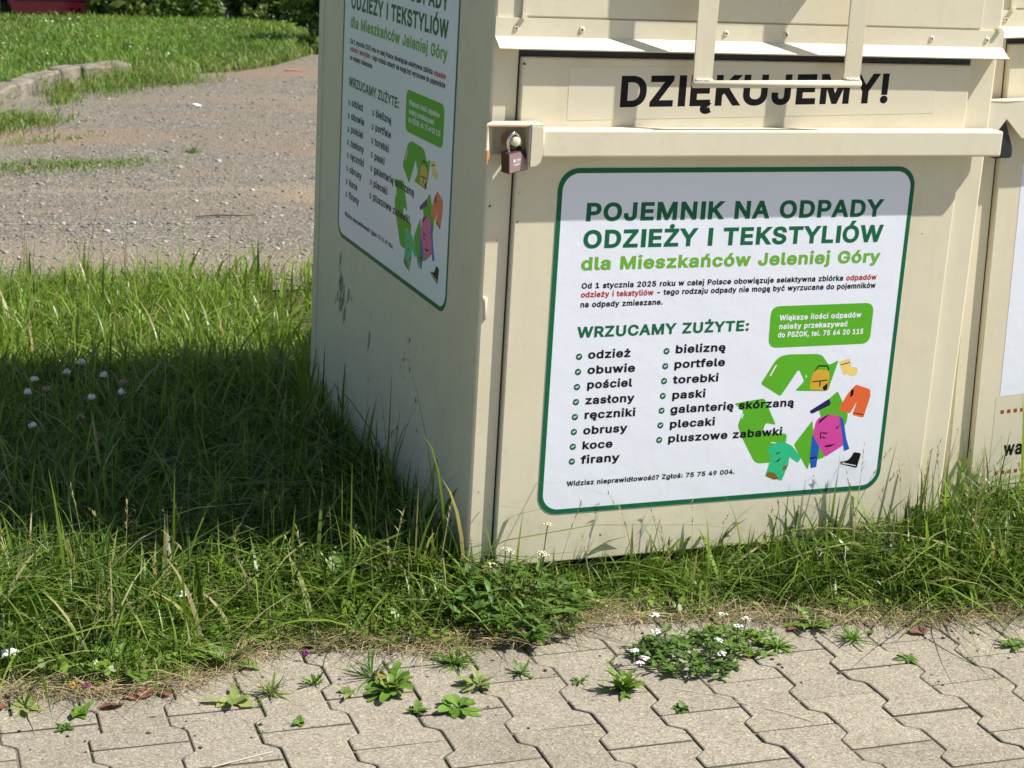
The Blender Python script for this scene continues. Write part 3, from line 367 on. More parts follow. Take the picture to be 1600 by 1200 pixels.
PW, PH = .838, .738
PRINT = [  # words, left, baseline, right (cm), cap height (cm), bucket
 ('POJEMNIK NA ODPADY', 6.6, 62.9, 76.9, 3.8, 'heading'), ('ODZIEŻY I TEKSTYLIÓW', 6.5, 57.3, 77.6, 3.8, 'heading'),
 ('dla Mieszkańców Jeleniej Góry', 6.4, 52.75, 77.5, 2.75, 'subheading'), ('WRZUCAMY ZUŻYTE:', 6.6, 38.5, 46.8, 2.35, 'heading'),
 ('Od 1 stycznia 2025 roku w całej Polsce obowiązuje selektywna zbiórka ~odpadów', 6.7, 48.9, 77.0, 1.2, 'notice'),
 ('~odzieży i tekstyliów~ - tego rodzaju odpady nie mogą być wyrzucane do pojemników', 6.7, 47.05, 77.0, 1.2, 'notice'),
 ('na odpady zmieszane.', 6.7, 44.95, 25.6, 1.2, 'notice'),
 ('odzież', 9.3, 33.9, 19.2, 1.8, 'list'), ('obuwie', 9.4, 30.6, 20.5, 1.8, 'list'), ('pościel', 9.5, 27.4, 20.0, 1.8, 'list'),
 ('zasłony', 9.4, 24.0, 20.8, 1.8, 'list'), ('ręczniki', 9.4, 20.8, 21.4, 1.8, 'list'), ('obrusy', 9.4, 17.4, 19.7, 1.8, 'list'),
 ('koce', 9.4, 14.1, 16.6, 1.8, 'list'), ('firany', 9.4, 10.9, 18.4, 1.8, 'list'),
 ('bieliznę', 29.4, 34.2, 41.5, 1.8, 'list'), ('portfele', 29.4, 30.9, 41.7, 1.8, 'list'), ('torebki', 29.5, 27.5, 40.5, 1.8, 'list'),
 ('paski', 29.5, 24.1, 37.7, 1.8, 'list'), ('galanterię skórzaną', 29.4, 20.9, 59.7, 1.8, 'list'), ('plecaki', 29.5, 17.6, 40.6, 1.8, 'list'),
 ('pluszowe zabawki', 29.4, 14.35, 57.5, 1.8, 'list'), ('Widzisz nieprawidłowość? Zgłoś: 75 75 49 004.', 6.4, 6.1, 46.5, 1.1, 'list'),
 ('Większe ilości odpadów', 53.7, 40.5, 74.2, 1.2, 'boxed'), ('należy przekazywać', 53.8, 38.55, 71.0, 1.2, 'boxed'), ('do PSZOK, tel. 75 64 20 115', 53.7, 36.7, 75.2, 1.2, 'boxed')]
ARROWS = [
 [(50.6,26.4),(53.7,31.6),(54.9,32.5),(57.0,32.8),(63.8,32.6),(65.3,32.2),(67.2,29.9),(69.6,31.0),(67.6,23.9),(59.3,24.4),(61.4,26.5),(59.7,29.3),(55.8,23.3)],
 [(44.5,22.3),(51.9,23.1),(55.4,16.8),(52.8,17.4),(52.2,15.2),(58.4,14.6),(58.4,12.3),(55.5,8.1),(51.8,8.1),(50.7,8.8),(47.4,14.1),(45.9,17.2),(47.0,20.4)],
 [(65.7,20.1),(70.2,23.8),(73.5,18.3),(73.4,16.3),(68.8,8.5),(65.0,7.5),(64.6,5.7),(60.4,11.9),(64.6,17.4),(64.9,15.0),(67.2,16.5)]]
PICS = [  # name, material, outline, layer
 ('shorts_picture', 'orange_print', [(74.7,25.1),(78.5,23.8),(78.8,22.2),(77.6,17.2),(74.6,18.0),(75.5,21.2),(74.0,18.4),(70.9,19.4),(72.7,22.9)]),
 ('slipper_picture', 'navy_print', [(63.5,19.5),(65.6,20.7),(68.3,22.2),(68.8,20.7),(64.1,18.8)]),
 ('sweater_picture', 'pink_print', [(65.0,13.8),(65.4,16.8),(66.0,17.8),(68.7,18.5),(71.3,18.0),(72.5,14.6),(73.4,11.1),(68.8,8.5),(67.1,11.1)]),
 ('backpack_picture', 'yellow_print', [(62.9,24.6),(63.2,27.7),(63.7,28.8),(64.4,29.0),(67.0,28.8),(67.6,28.2),(67.6,24.0)]),
 ('socks_picture', 'pale_yellow_print', [(69.7,30.6),(72.4,31.2),(73.0,29.1),(74.4,29.1),(74.8,28.3),(74.4,27.2),(73.3,27.1),(72.1,27.7),(71.2,27.4),(70.5,28.9)]),
 ('shirt_picture', 'teal_print', [(54.1,10.1),(54.1,11.8),(56.2,12.8),(58.4,12.5),(59.9,11.8),(62.8,8.8),(61.9,7.6),(59.6,9.1),(59.6,7.4),(58.3,3.6),(54.0,5.1),(55.2,9.9)]),
 ('shoe_picture', 'black_print', [(76.1,9.2),(78.1,8.8),(77.4,5.3),(73.1,6.5),(72.7,7.1),(74.8,7.3),(75.7,8.2)])]
SLEEVES = [[(64.9,14.0),(67.0,11.1),(66.8,6.3),(65.4,6.1),(64.9,8.7)], [(71.3,18.0),(72.5,17.0),(73.8,12.5),(74.9,10.0),(73.5,9.6),(72.8,12.6)]]
DARKMARKS = [  # little drawn strokes on the pictures (cm)
 [(63.5,26.4),(67.3,26.6),(67.3,26.35),(63.5,26.15)], [(65.3,26.3),(65.6,26.3),(65.6,25.1),(65.3,25.1)], [(66.2,24.9),(67.4,25.9),(67.4,24.3),(66.6,24.1)],
 [(63.6,28.6),(63.9,28.7),(64.7,29.7),(66.8,29.6),(67.2,28.7),(67.5,28.8),(66.9,29.9),(64.5,30.0)],
 [(66.9,14.6),(67.2,14.6),(67.2,12.9),(66.9,12.9)], [(67.4,14.4),(68.7,14.2),(68.7,13.9),(67.4,14.1)], [(67.4,13.4),(68.3,13.2),(68.3,12.9),(67.4,13.1)],
 [(66.2,16.4),(68.4,18.2),(68.6,18.5),(67.6,18.1),(66.3,17.2)], [(68.2,11.2),(71.2,11.5),(70.0,10.9),(68.8,10.8)], [(70.6,15.2),(71.8,15.9),(71.1,15.0)],
 [(73.6,23.9),(74.3,24.1),(74.3,22.6),(73.5,22.2)], [(75.0,18.6),(77.5,18.0),(77.5,17.8),(75.0,18.4)],
 [(70.2,29.9),(72.5,30.4),(72.5,30.2),(70.2,29.7)], [(56.3,10.2),(57.2,10.6),(57.0,10.2),(56.2,9.9)], [(56.2,8.2),(57.4,9.1),(57.1,8.3)],
 [(65.0,8.6),(66.6,8.8),(66.6,8.5),(65.0,8.2)]]
def make_poster(parent, loc, rot, sx=1.0, label=None):
    t = .0005
    P = rrect(0, 0, PW, PH, .045); b = bmesh.new(); prism(b, P, 2, -.0004, t)
    po = obj('poster', b, M['white_film'], parent); po.location = loc; po.rotation_euler = rot; po.scale = (sx, 1, 1)
    if label: po['label'] = label
    f = Flat(); f.ring(P, rrect(.0105, .0105, PW - .0105, PH - .0105, .036), t + .00006); f.build('border', M['dark_green'], po)
    f = Flat(); f.poly(rounded(cm([(51.5, 34.4), (77.0, 34.4), (77.0, 43.7), (51.3, 43.7)]), .022, 6), t + .00006); f.build('notice_box', M['light_green'], po)
    for A in ARROWS:
        f = Flat(); f.poly(rounded(cm(A), .006), t + .00006); f.build('recycling_arrow', M['light_green'], po)
    for k, (nm, mt, A) in enumerate(PICS):
        f = Flat(); f.poly(rounded(cm(A), .004, 3), t + .00010 + .00001 * k); f.build(nm, M[mt], po)
    for A in SLEEVES:
        f = Flat(); f.poly(cm(A), t + .00019); f.build('sleeve_picture', M['blue_print'], po)
    f = Flat(); f.poly(cm([(54.5,6.0),(56.2,5.7),(57.6,4.2),(56.3,4.0),(54.1,5.0)]), t + .00019); f.poly(cm([(58.4,7.1),(59.6,7.3),(59.1,6.3),(58.1,5.9)]), t + .00019); f.build('leaf_pattern', M['brown_print'], po)
    f = Flat(); [f.poly(cm(A), t + .00009) for A in ([(52.6,28.2),(53.9,30.6),(54.2,30.5),(52.9,28.0)], [(46.6,18.9),(46.9,19.8),(47.2,19.8),(46.9,18.8)], [(54.6,12.9),(56.2,12.7),(56.2,12.5),(54.6,12.7)], [(61.6,28.0),(62.0,27.6),(61.7,27.2)])]; f.poly(cm([(72.7,7.0),(73.3,6.4),(77.2,5.3),(77.2,4.9),(73.1,6.1)]), t + .00020); f.poly(cm([(73.3,6.9),(77.1,6.0),(77.1,5.8),(73.3,6.7)]), t + .00020)
    pass
    for x, y, n, s in ((7.15, 34.43, 8, 3.27), (27.2, 34.76, 7, 3.283)):
        for i in range(n):
            bul = Flat(); bul.poly(circ(x / 100, (y - s * i) / 100, .0073), t + .00007); bul.build('bullet', M['dark_green'], po)
            c = Vector((x, y - s * i))
            f.poly(cm([c + Vector(p) for p in ((-.36, .05), (-.2, .2), (-.07, .05), (.27, .36), (.42, .2), (-.07, -.27))]), t + .00012)
    f.build('white_detail', M['white_print'], po)
    f = Flat(); [f.poly(cm(A), t + .00023) for A in DARKMARKS]; f.build('drawn_line', M['black_print'], po)
    KIND = {'heading': ('heading', 'dark_green'), 'subheading': ('subheading', 'lime_text'), 'notice': ('notice_lettering', 'black_print'), 'list': ('list_lettering', 'black_print'), 'boxed': ('box_lettering', 'white_print')}
    for words, u0, v0, u1, cap, k in PRINT:                         # each printed line is a part of its own
        f = Flat(); red = Flat(); write([f, red], words, u0 / 100, v0 / 100, u1 / 100, cap / 100, t + .00027)
        f.build(KIND[k][0], M[KIND[k][1]], po)
        if red.V: red.build('red_lettering', M['red_print'], po)
    return po

# ---------------------------------------------------------------- the clothes containers
CW, CD, CH = 1.170, 1.285, 1.60
def make_body(root):
    b = bmesh.new()
    # shell behind the front frame, rounded only at the two front corners by the posts
    box(b, 0, CW, .03, CD, 0, CH)
    c = .006
    prism(b, [(c, 0), (.054, 0), (.054, .03), (0, .03), (0, c), (.0018, .0018)], 2, 0, 1.08)        # left post
    prism(b, [(1.101, 0), (CW - c, 0), (CW - .0018, .0018), (CW, c), (CW, .03), (1.101, .03)], 2, 0, 1.08)
    prism(b, [(c, 0), (CW - c, 0), (CW - .0018, .0018), (CW, c), (CW, .03), (0, .03), (0, c), (.0018, .0018)], 2, 1.08, CH)
    box(b, -.0025, 0, CD - .046, CD - .002, .004, CH - .004)        # folded seam along the rear edge of the side
    box(b, .02, CW - .02, .06, CD - .06, CH, CH + .012)             # roof sheet
    o = obj('body', b, M['paint'], root)
    for z in (.12, .43, .74, 1.02):
        b = bmesh.new(); bmesh.ops.create_uvsphere(b, u_segments=10, v_segments=6, radius=.0045, matrix=Matrix.Translation((-.0025, CD - .012, z)) @ Matrix.Diagonal((.5, 1, 1, 1))); obj('rivet', b, M['paint'], root, True)
    for x in (.12, .93):
        b = bmesh.new(); box(b, x, x + .1, .1, CD - .1, -.075, 0); obj('skid', b, M['dark'], root)
def make_front(root):
    b = bmesh.new(); box(b, .0585, 1.0975, -.0125, .022, .002, 1.068, .0035); obj('door', b, M['paint'], root)
    b = bmesh.new(); box(b, .0545, .0580, .0015, .02, 0, 1.0795); box(b, .0585, 1.100, .0015, .02, 1.0690, 1.0795); obj('gap_shade_strip', b, M['rubber'], root)  # black strip filling the door gap, painted in for its shade
    b = bmesh.new(); box(b, .089, 1.170, -.0555, -.0130, .877, .933, .005, 3); 
    obj('locking_bar', b, M['paint_light'], root)
    # drip flap: upright strip and sloping lip, one bent sheet
    b = bmesh.new()
    y0 = -.006
    prism(b, [(-.0005, 1.142), (y0, 1.142), (y0, 1.106), (-.035, 1.086), (-.034, 1.0835), (-.0035, 1.1035), (-.0005, 1.1035)], 0, .001, 1.174)
    obj('drip_flap', b, M['paint_light'], root)
    b = bmesh.new(); box(b, .060, 1.115, -.0045, 0, 1.145, 1.56, .0018); obj('upper_panel', b, M['paint'], root)
    b = bmesh.new(); prism(b, [(.0555, 1.144), (.059, 1.144), (.059, 1.56), (.0555, 1.56)], 1, -.007, -.0005); obj('panel_edge', b, M['paint_light'], root)
    for x in (.044, .182, .50, .638, .991, 1.131):
        b = bmesh.new(); bmesh.ops.create_uvsphere(b, u_segments=14, v_segments=8, radius=.0062, matrix=Matrix.Translation((x, y0, 1.1225)) @ Matrix.Diagonal((1, .55, 1, 1)))
        rv = obj('rivet', b, M['paint_light'], root, True)
        b = bmesh.new(); bmesh.ops.create_uvsphere(b, u_segments=8, v_segments=6, radius=.0022, matrix=Matrix.Translation((x, y0 - .003, 1.1225)) @ Matrix.Diagonal((1, .4, 1, 1))); obj('rivet_pin', b, M['dark'], rv)
    for x in (.058, 1.159):
        b = bmesh.new(); tube(b, [(x, -.001, 1.1435), (x, -.013, 1.1435)], .0055, 10); obj('bolt', b, M['paint_light'], root)
    # chute with its hoop handle
    b = bmesh.new(); prism(b, [(0, 1.345), (-.068, 1.345), (-.068, 1.50), (0, 1.56)], 0, .392, .787); obj('chute', b, M['paint'], root)
    b = bmesh.new(); tube(b, [(.3995, -.0740, 1.027), (.4005, -.0740, 1.027), (.784, -.0740, 1.0325), (.785, -.0740, 1.0325)], [.005, .0075, .0075, .005], 16); hd = obj('handle', b, M['paint_light'], root, True)
    for P in ([(.4005, 1.032), (.4425, 1.032), (.4455, 1.43), (.3955, 1.43)], [(.744, 1.037), (.783, 1.037), (.7865, 1.43), (.7405, 1.43)]):
        h = bmesh.new(); prism(h, P, 1, -.0730, -.0690, .0008); obj('arm', h, M['paint'], hd)
    b = bmesh.new()
    for x0, x1, z in ((.4035, .4425, 1.036), (.746, .781, 1.041)):
        path = [(x0 + (x1 - x0) * i / 7, -.0755, z + random.uniform(-.0015, .0015)) for i in range(8)]
        tube(b, path, [.003 + random.uniform(-.0006, .0012) for _ in path], 8)
    obj('weld_bead', b, M['paint_light'], hd, True)
def make_lock_box(root):
    b = bmesh.new()
    prism(b, [(-.028, -.062), (.064, -.062), (.064, -.0655), (.091, -.0655), (.091, -.016), (.0, -.021), (-.004, -.024)], 2, .9405, .9445, .0008)   # top plate
    prism(b, [(-.0275, -.0615), (-.0245, -.0625), (.0005, -.0265), (-.0015, -.0245)], 2, .876, .9405, .0005)   # flared left cheek
    prism(b, [(.0620, -.0645), (.0645, -.0645), (.0645, -.0240), (.0620, -.0240)], 2, .872, .9405, .0005)      # right cheek
    P = [(.0650, .9405), (.0885, .9405), (.0905, .93), (.0905, .884), (.086, .869), (.077, .8625), (.0650, .8615)]
    prism(b, P, 1, -.0665, -.0575, .0008)
    o = obj('lock_box', b, M['paint'], root)
    b = bmesh.new(); box(b, -.0012, .0618, -.0235, -.0205, .880, .9402); obj('back_plate', b, simple('darker_cream_paint', (.40, .35, .26), .6, 0, .2, 60), o)  # back plate in a darker cream than the box
    b = bmesh.new()
    tube(b, [(.0915, -.0575, .932), (.0925, -.0585, .91), (.0918, -.0575, .88)], .0030, 8); obj('weld_bead', b, M['paint_light'], o, True)
    b = bmesh.new(); tube(b, [(-.022, -.0605, .9398), (.01, -.0602, .9392), (.058, -.0605, .9398)], .0019, 6)
    prism(b, [(-.0285, -.0622), (-.0240, -.0632), (-.010, -.0425), (-.0135, -.041)], 2, .8745, .893)
    prism(b, [(-.0282, -.0620), (-.0240, -.0630), (-.020, -.0570), (-.0235, -.055)], 2, .866, .8742)
    obj('rust_stain', b, M['rust'], o)
    b = bmesh.new(); tube(b, [(.0365, -.0236, .9085), (.0370, -.0575, .9095), (.0371, -.0590, .9095)], [.0095, .0095, .0075], 20)
    obj('stud', b, M['paint_light'], o, True)
    b = bmesh.new(); tube(b, [(.0345, -.0237, .9095), (.0345, -.0250, .9095)], .0165, 24); obj('collar', b, M['rust'], o)

main = empty('clothes_container')
tag(main, 'cream steel clothes container with green bordered posters and a padlocked bar', 'clothes container')
make_body(main); make_front(main); make_lock_box(main)
make_poster(main, (.1493, -.0130, .1122), (R(90), 0, 0), 1.0, 'sunlit white poster with green border on the door')
make_poster(main, (-.0006, 1.058, .4995), (R(90), 0, R(-90)), 1.03, 'shaded white poster with green border on the side')
# transparent sticker with the thank-you word
b = bmesh.new(); prism(b, [(.1595, .945), (1.0135, .965), (1.011, 1.066), (.1585, 1.0495)], 1, -.0129, -.0123); st = obj('thank_you_sticker', b, M['sticker_film'], main)
f = Flat(); write([f], 'DZIĘKUJEMY!', 0, 0, .634, .0625, 0)
f.V = [(x, y + .022 * x, 0) for x, y, _ in f.V]
lo = f.build('lettering', M['black_print'], st); lo.location = (.2722, -.01296, .9718); lo.rotation_euler = (R(90), 0, 0)
# chipped paint and scuffs on the shaded side
def chips(name, m, spots, n_, r0, r1, parent, seed):
    rr = random.Random(seed); f = Flat()
    for cy, cz, sy, sz, k in spots:
        for _ in range(k):
            y = cy + rr.gauss(0, sy); z = cz + rr.gauss(0, sz); r = rr.uniform(r0, r1); e = rr.uniform(.5, 2.2); a0 = rr.uniform(0, 6)
            f.poly([(-(y + r * e * math.cos(a0) * .5 * rr.uniform(.7, 1.2) * math.cos(t) - r * math.sin(t) * .4), z + r * e * math.sin(t) * rr.uniform(.7, 1.3)) for t in [2 * math.pi * i / 7 for i in range(7)]], 0)
    o = f.build(name, m, parent); o.location = (-.0008, 0, 0); o.rotation_euler = (R(90), 0, R(-90)); return o
chips('paint_chip', simple('chipped_paint', (.10, .085, .07), .8, 0, .4, 200), [(.47, .315, .012, .02, 9), (.42, .32, .012, .012, 6), (.58, .52, .01, .02, 2), (.56, .39, .01, .02, 3), (.44, .37, .008, .01, 4), (.3, .13, .05, .02, 5), (.8, .35, .02, .05, 4), (.24, .42, .01, .03, 2), (.36, .2, .02, .04, 3)], 1, .0015, .0045, main, 3)
chips('scuff_mark', simple('grey_scuff', (.27, .265, .225), .6, 0, .25, 150), [(1.0, .345, .030, .018, 26), (1.02, .39, .008, .03, 6), (.75, .30, .012, .03, 3)], 1, .006, .013, main, 8)

f = Flat()
for x, z, r in ((.0640, .876, .0028), (.0660, .742, .0024), (.006, .775, .003), (.0245, .706, .002), (.066, .80, .0016), (.30, .055, .003), (.0625, 1.055, .004)):
    f.poly([(x + r * random.uniform(.5, 1.2) * math.cos(t), z + r * random.uniform(.5, 1.3) * math.sin(t)) for t in [2 * math.pi * i / 8 for i in range(8)]], 0)
o = f.build('paint_chip', bpy.data.materials['chipped_paint'], main); o.location = (0, -.0127, 0); o.rotation_euler = (R(90), 0, 0)
b = bmesh.new(); tube(b, [(.012, -.0006, .585), (.0125, -.0012, .56), (.0118, -.0008, .54)], [.0035, .0022, .003], 8)
bmesh.ops.create_uvsphere(b, u_segments=10, v_segments=6, radius=.006, matrix=Matrix.Translation((.0095, -.001, .583)) @ Matrix.Diagonal((1, .5, 1, 1))); obj('weld_spot', b, M['paint_light'], main, True)

# neighbour container, set back a little and leaning
nb = empty('clothes_container', (1.238, .080, .038)); nb.rotation_euler = (0, -.044, 0)
tag(nb, 'cream steel clothes container on the right edge with white sheet and red dashes', 'clothes container')
make_body(nb); make_front(nb)
b = bmesh.new(); box(b, .122, .98, -.0130, -.0123, .245, .80); obj('white_sheet', b, M['white_film'], nb)
b = bmesh.new(); box(b, .112, .99, -.0129, -.0123, .03, .2445); nf = obj('information_sticker', b, M['sticker_film'], nb)
f = Flat()
for z in (.200, .046):
    for i in range(46): f.poly([(.128 + i * .0185, z), (.138 + i * .0185, z), (.138 + i * .0185, z + .0095), (.128 + i * .0185, z + .0095)], 0)
o = f.build('red_dash', simple('dark_red_print', (.26, .045, .03), .4), nf); o.location = (0, -.01296, 0); o.rotation_euler = (R(90), 0, 0)
f = Flat(); write([f], 'wa', .150, .092, .206, .036, 0); o = f.build('lettering', M['black_print'], nf); o.location = (0, -.01297, 0); o.rotation_euler = (R(90), 0, 0)
b = bmesh.new()
prism(b, [(-.03, .95), (.16, .95), (.16, .868), (.065, .868), (.021, .9125), (-.012, .8715), (-.03, .8715)], 1, -.074, -.070, .0008)
box(b, -.03, .16, -.0697, -.0205, .9465, .950)
lb = obj('lock_shroud', b, M['paint_light'], nb)
b = bmesh.new()
tube(b, [(-.028, -.0715, .952), (.02, -.0715, .9515), (.07, -.0718, .9522), (.155, -.0715, .9518)], [.003, .004, .0025, .004], 8); obj('weld_bead', b, M['paint'], lb, True)

# ---------------------------------------------------------------- padlocks
pl = empty('padlock', (.0385, -.050, .8720)); pl.rotation_euler = (R(3), R(-7), R(20))
tag(pl, 'small brown padlock with steel shackle hanging from the lock box', 'padlock')
b = bmesh.new(); prism(b, [(-.0255, -.021), (.0255, -.021), (.0255, -.006), (.006, .0200), (-.0255, .0200)], 1, -.0115, .0115, .0018); obj('lock_body', b, M['padlock'], pl)
b = bmesh.new(); prism(b, [(-.0235, -.0188), (.0237, -.0188), (.0237, -.0065), (.0045, .0182), (-.0235, .0182)], 1, -.0122, -.0116); obj('face_plate', b, simple('paler_plum_face', (.36, .25, .26), .35, .3, .12, 160), pl)  # front face in a paler plum than the lock body
b = bmesh.new(); prism(b, [(.0075, .0175), (.0130, .0225), (.0205, .0195), (.0245, .009), (.0245, -.003)], 1, -.0090, .0090, .0012); obj('shackle_guard', b, simple('black_plastic', (.03, .018, .022), .5), pl)
b = bmesh.new()
path = [(-.0165, 0, .012), (-.0165, 0, .036)] + [(-.0015 - .015 * math.cos(t), 0, .038 + .0165 * math.sin(t)) for t in [math.pi * i / 14 for i in range(15)]] + [(.0135, 0, .036), (.0145, 0, .016)]
tube(b, path, .0036, 12); obj('shackle', b, M['chrome'], pl, True)
b = bmesh.new(); tube(b, [(-.012, .0, -.0208), (-.012, .0, -.0226)], .0075, 16); kc = obj('key_cylinder', b, M['brass'], pl)
b = bmesh.new(); box(b, -.0165, -.0075, -.001, .001, -.0230, -.0224); obj('keyhole', b, M['dark'], kc)
f = Flat()
for x0, x1, z0, z1 in ((-.013, -.0098, .0005, .0065), (-.0086, -.0052, .0005, .0017), (-.0086, -.0076, .0005, .0065), (-.0040, -.0006, .0055, .0065), (-.0040, -.0030, .0005, .0065), (-.0016, -.0006, .0005, .0065), (.0006, .0016, .0005, .0065), (.0006, .0042, .0028, .0038), (.0034, .0044, .0005, .0065), (-.0120, .0045, -.0040, -.0030), (-.0110, .0015, -.0065, -.0054)):
    f.poly([(x0, z0), (x1, z0), (x1, z1), (x0, z1)], 0)
o = f.build('engraved_mark', M['white_print'], pl); o.location = (0, -.0124, 0); o.rotation_euler = (R(90), 0, 0)

b = bmesh.new(); prism(b, [(1.214, .953), (1.220, .953), (1.250, .885), (1.2515, .868), (1.248, .863), (1.203, .862), (1.202, .90)], 1, .013, .040, .003)
tag(obj('padlock_cover', b, M['rubber']), 'black rubber padlock cover hanging in the notch of the right container', 'padlock cover')
# ---------------------------------------------------------------- ground
GZ = -.06
def grid_sheet(name, x0, x1, y0, y1, nx, ny, zf, m, cut=None):
    X, Y = np.meshgrid(np.linspace(x0, x1, nx), np.linspace(y0, y1, ny), indexing='ij')
    Z = zf(X, Y); V = np.stack([X, Y, Z], -1).reshape(-1, 3)
    I = np.arange(nx * ny).reshape(nx, ny)
    F = np.stack([I[:-1, :-1], I[1:, :-1], I[1:, 1:], I[:-1, 1:]], -1).reshape(-1, 4)
    if cut is not None:
        c = V[F].mean(1); F = F[cut(c[:, 0], c[:, 1])]
    me = mesh_np(name, V, F); me.polygons.foreach_set('use_smooth', [True] * len(me.polygons))
    o = link(name, me, None, m); tag(o, kind='structure'); return o

def pave_edge(x):
    """y of the ragged line where paving gives way to soil and grass"""
    return np.interp(x, [-3, -1.3, -.97, -.75, -.6, -.5, -.4, -.3, -.15, .08, .25, .36, .55, .7, .9, 1.1, 1.3, 3], [-.24, -.24, -.25, -.29, -.27, -.20, -.17, -.20, -.26, -.235, -.20, -.22, -.27, -.31, -.37, -.385, -.40, -.42])

# soil
q = NT('soil'); co = q.coord(); n = q.noise(14, 8, .7, co)
q.col(q.mix(q.noise(3, 4, .6, co), q.ramp(n, [(.25, (.05, .036, .022)), (.5, (.11, .082, .052)), (.75, (.22, .17, .11))]), (.10, .085, .05))); q.set(Roughness=1); q.p.inputs['Specular IOR Level'].default_value = .1
q.l(q.bump(n, .8, .02), q.p.inputs['Normal']); M['soil'] = q.m
q = NT('far_ground'); co = q.coord(); q.col(q.ramp(q.noise(.6, 6, .6, co), [(.3, (.035, .06, .012)), (.6, (.06, .10, .02)), (.8, (.10, .10, .04))])); q.set(Roughness=1); M['far'] = q.m
grid_sheet('ground', -300, 300, -300, 300, 3, 3, lambda x, y: x * 0 - .32, M['far'])
grid_sheet('soil', -4, 4.5, -.55, 2.85, 300, 140, lambda x, y: -.070 + .007 * smooth_noise(x, y, .35, 1) + .005 * smooth_noise(x, y, .09, 2) - .03 * np.clip((-.42 - y) / .1, 0, 1), M['soil'])

# paving of interlocking blocks
q = NT('concrete_block'); co = q.coord()
rnd = q.n('ShaderNodeNewGeometry').outputs['Random Per Island']
base = q.ramp(q.noise(3.2, 5, .6, co), [(.3, (.232, .210, .168)), (.7, (.275, .250, .202))])
base = q.mix(q.mix(rnd, (0, 0, 0), (.6, .6, .6)), base, (.315, .286, .232))
v = q.n('ShaderNodeTexVoronoi'); v.inputs['Scale'].default_value = 330; q.l(co, v.inputs['Vector'])
sp = q.n('ShaderNodeSeparateColor'); q.l(v.outputs['Color'], sp.inputs[0])
grit = q.ramp(sp.outputs[0], [(.0, (.55, .5, .45)), (.25, (.85, .82, .8)), (.7, (1.05, 1.05, 1.05)), (.93, (1.25, 1.22, 1.15)), (1, (1.75, 1.68, 1.55))])
base = q.mix(.9, base, grit, 'MULTIPLY')
base = q.mix(.8, base, q.ramp(q.noise(60, 6, .7, co), [(.28, (.62, .58, .54)), (.42, (1, 1, 1))]), 'MULTIPLY')
base = q.mix(.5, base, q.ramp(q.noise(7, 4, .7, co), [(.3, (.76, .74, .70)), (.5, (1, 1, 1))]), 'MULTIPLY')
q.col(base); q.set(Roughness=.92); q.p.inputs['Specular IOR Level'].default_value = .25
bb = q.bump(sp.outputs[1], .35, .0015); q.l(q.bump(q.noise(30, 5, .6, co), .3, .004, bb), q.p.inputs['Normal']); M['block'] = q.m
L, P_, a, g = .2, .1443, .0125, .0038
def side_pts(sgn, half):
    """zigzag side of one block, own wide ends at t=+-L/2, waist in the middle"""
    out = []
    for t, o in ((-L / 2, a), (-L / 2 + .036, a), (-L / 2 + .064, -a), (L / 2 - .064, -a), (L / 2 - .036, a), (L / 2, a)): out.append((sgn * (P_ / 2 + o), t))
    return out
def block_outline(ins):
    rs = [(P_ / 2 + o - ins, t) for t, o in ((-L / 2 + ins, a), (-L / 2 + .040, a), (-L / 2 + .060, -a), (L / 2 - .060, -a), (L / 2 - .040, a), (L / 2 - ins, a))]
    return rounded(rs + [(-x, y) for x, y in rs[::-1]], .0035, 2)
O0 = np.array(block_outline(g * .5 + .0005)); O1 = np.array(block_outline(g * .5 + .0026))
k = len(O0)
Vb = np.concatenate([np.c_[O0, np.full(k, -.03)], np.c_[O0, np.full(k, -.0016)], np.c_[O1, np.zeros(k)], [[0, 0, 0]]])
Fb = [(i, (i + 1) % k, k + (i + 1) % k, k + i) for i in range(k)] + [(k + i, k + (i + 1) % k, 2 * k + (i + 1) % k, 2 * k + i) for i in range(k)] + [(2 * k + i, 2 * k + (i + 1) % k, 3 * k, 3 * k) for i in range(k)]
bm = bmesh.new()
top = []
th = -.026; ca, sa = math.cos(th), math.sin(th)
VV = []; FF = []
for ci in range(-26, 20):
    for ri in range(-20, 8):
        lx = ci * P_; ly = ri * L + (L / 2 if ci % 2 else 0)
        wx = .680 + lx * ca - ly * sa; wy = -.629 + lx * sa + ly * ca
        if wx < -3.2 or wx > 3.2 or wy < -3.95 or wy > pave_edge(wx) + .09: continue
        r_ = random.uniform(-.004, .004) + th; c2, s2 = math.cos(r_), math.sin(r_)
        tx, ty, dz = random.uniform(-.008, .008), random.uniform(-.008, .008), random.uniform(-.0012, .0012)
        jx, jy = random.uniform(-.0007, .0007), random.uniform(-.0007, .0007)
        b0 = len(VV)
        for x, y, z in Vb: VV.append((wx + jx + x * c2 - y * s2, wy + jy + x * s2 + y * c2, GZ + z + dz + tx * x + ty * y))
        for f in Fb: FF.append(tuple(b0 + i for i in f) if f[2] != f[3] else tuple(b0 + i for i in f[:3]))
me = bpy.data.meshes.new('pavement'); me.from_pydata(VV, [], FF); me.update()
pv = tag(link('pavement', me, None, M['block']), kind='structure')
me.materials.append(simple('shaded_joint_face', (.15, .13, .10), .95, 0, .3, 60)); nf = len(Fb)  # block sides painted dark to stand in for shade in the joints
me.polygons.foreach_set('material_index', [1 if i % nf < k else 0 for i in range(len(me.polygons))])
q = NT('joint_sand'); co = q.coord(); n = q.noise(90, 6, .7, co)
q.col(q.mix(q.ramp(q.noise(5, 4, .6, co), [(.5, (0, 0, 0)), (.65, (1, 1, 1))]), q.ramp(n, [(.3, (.12, .10, .076)), (.7, (.23, .20, .15))]), (.06, .08, .025))); q.set(Roughness=1); q.l(q.bump(n, .8, .006), q.p.inputs['Normal'])
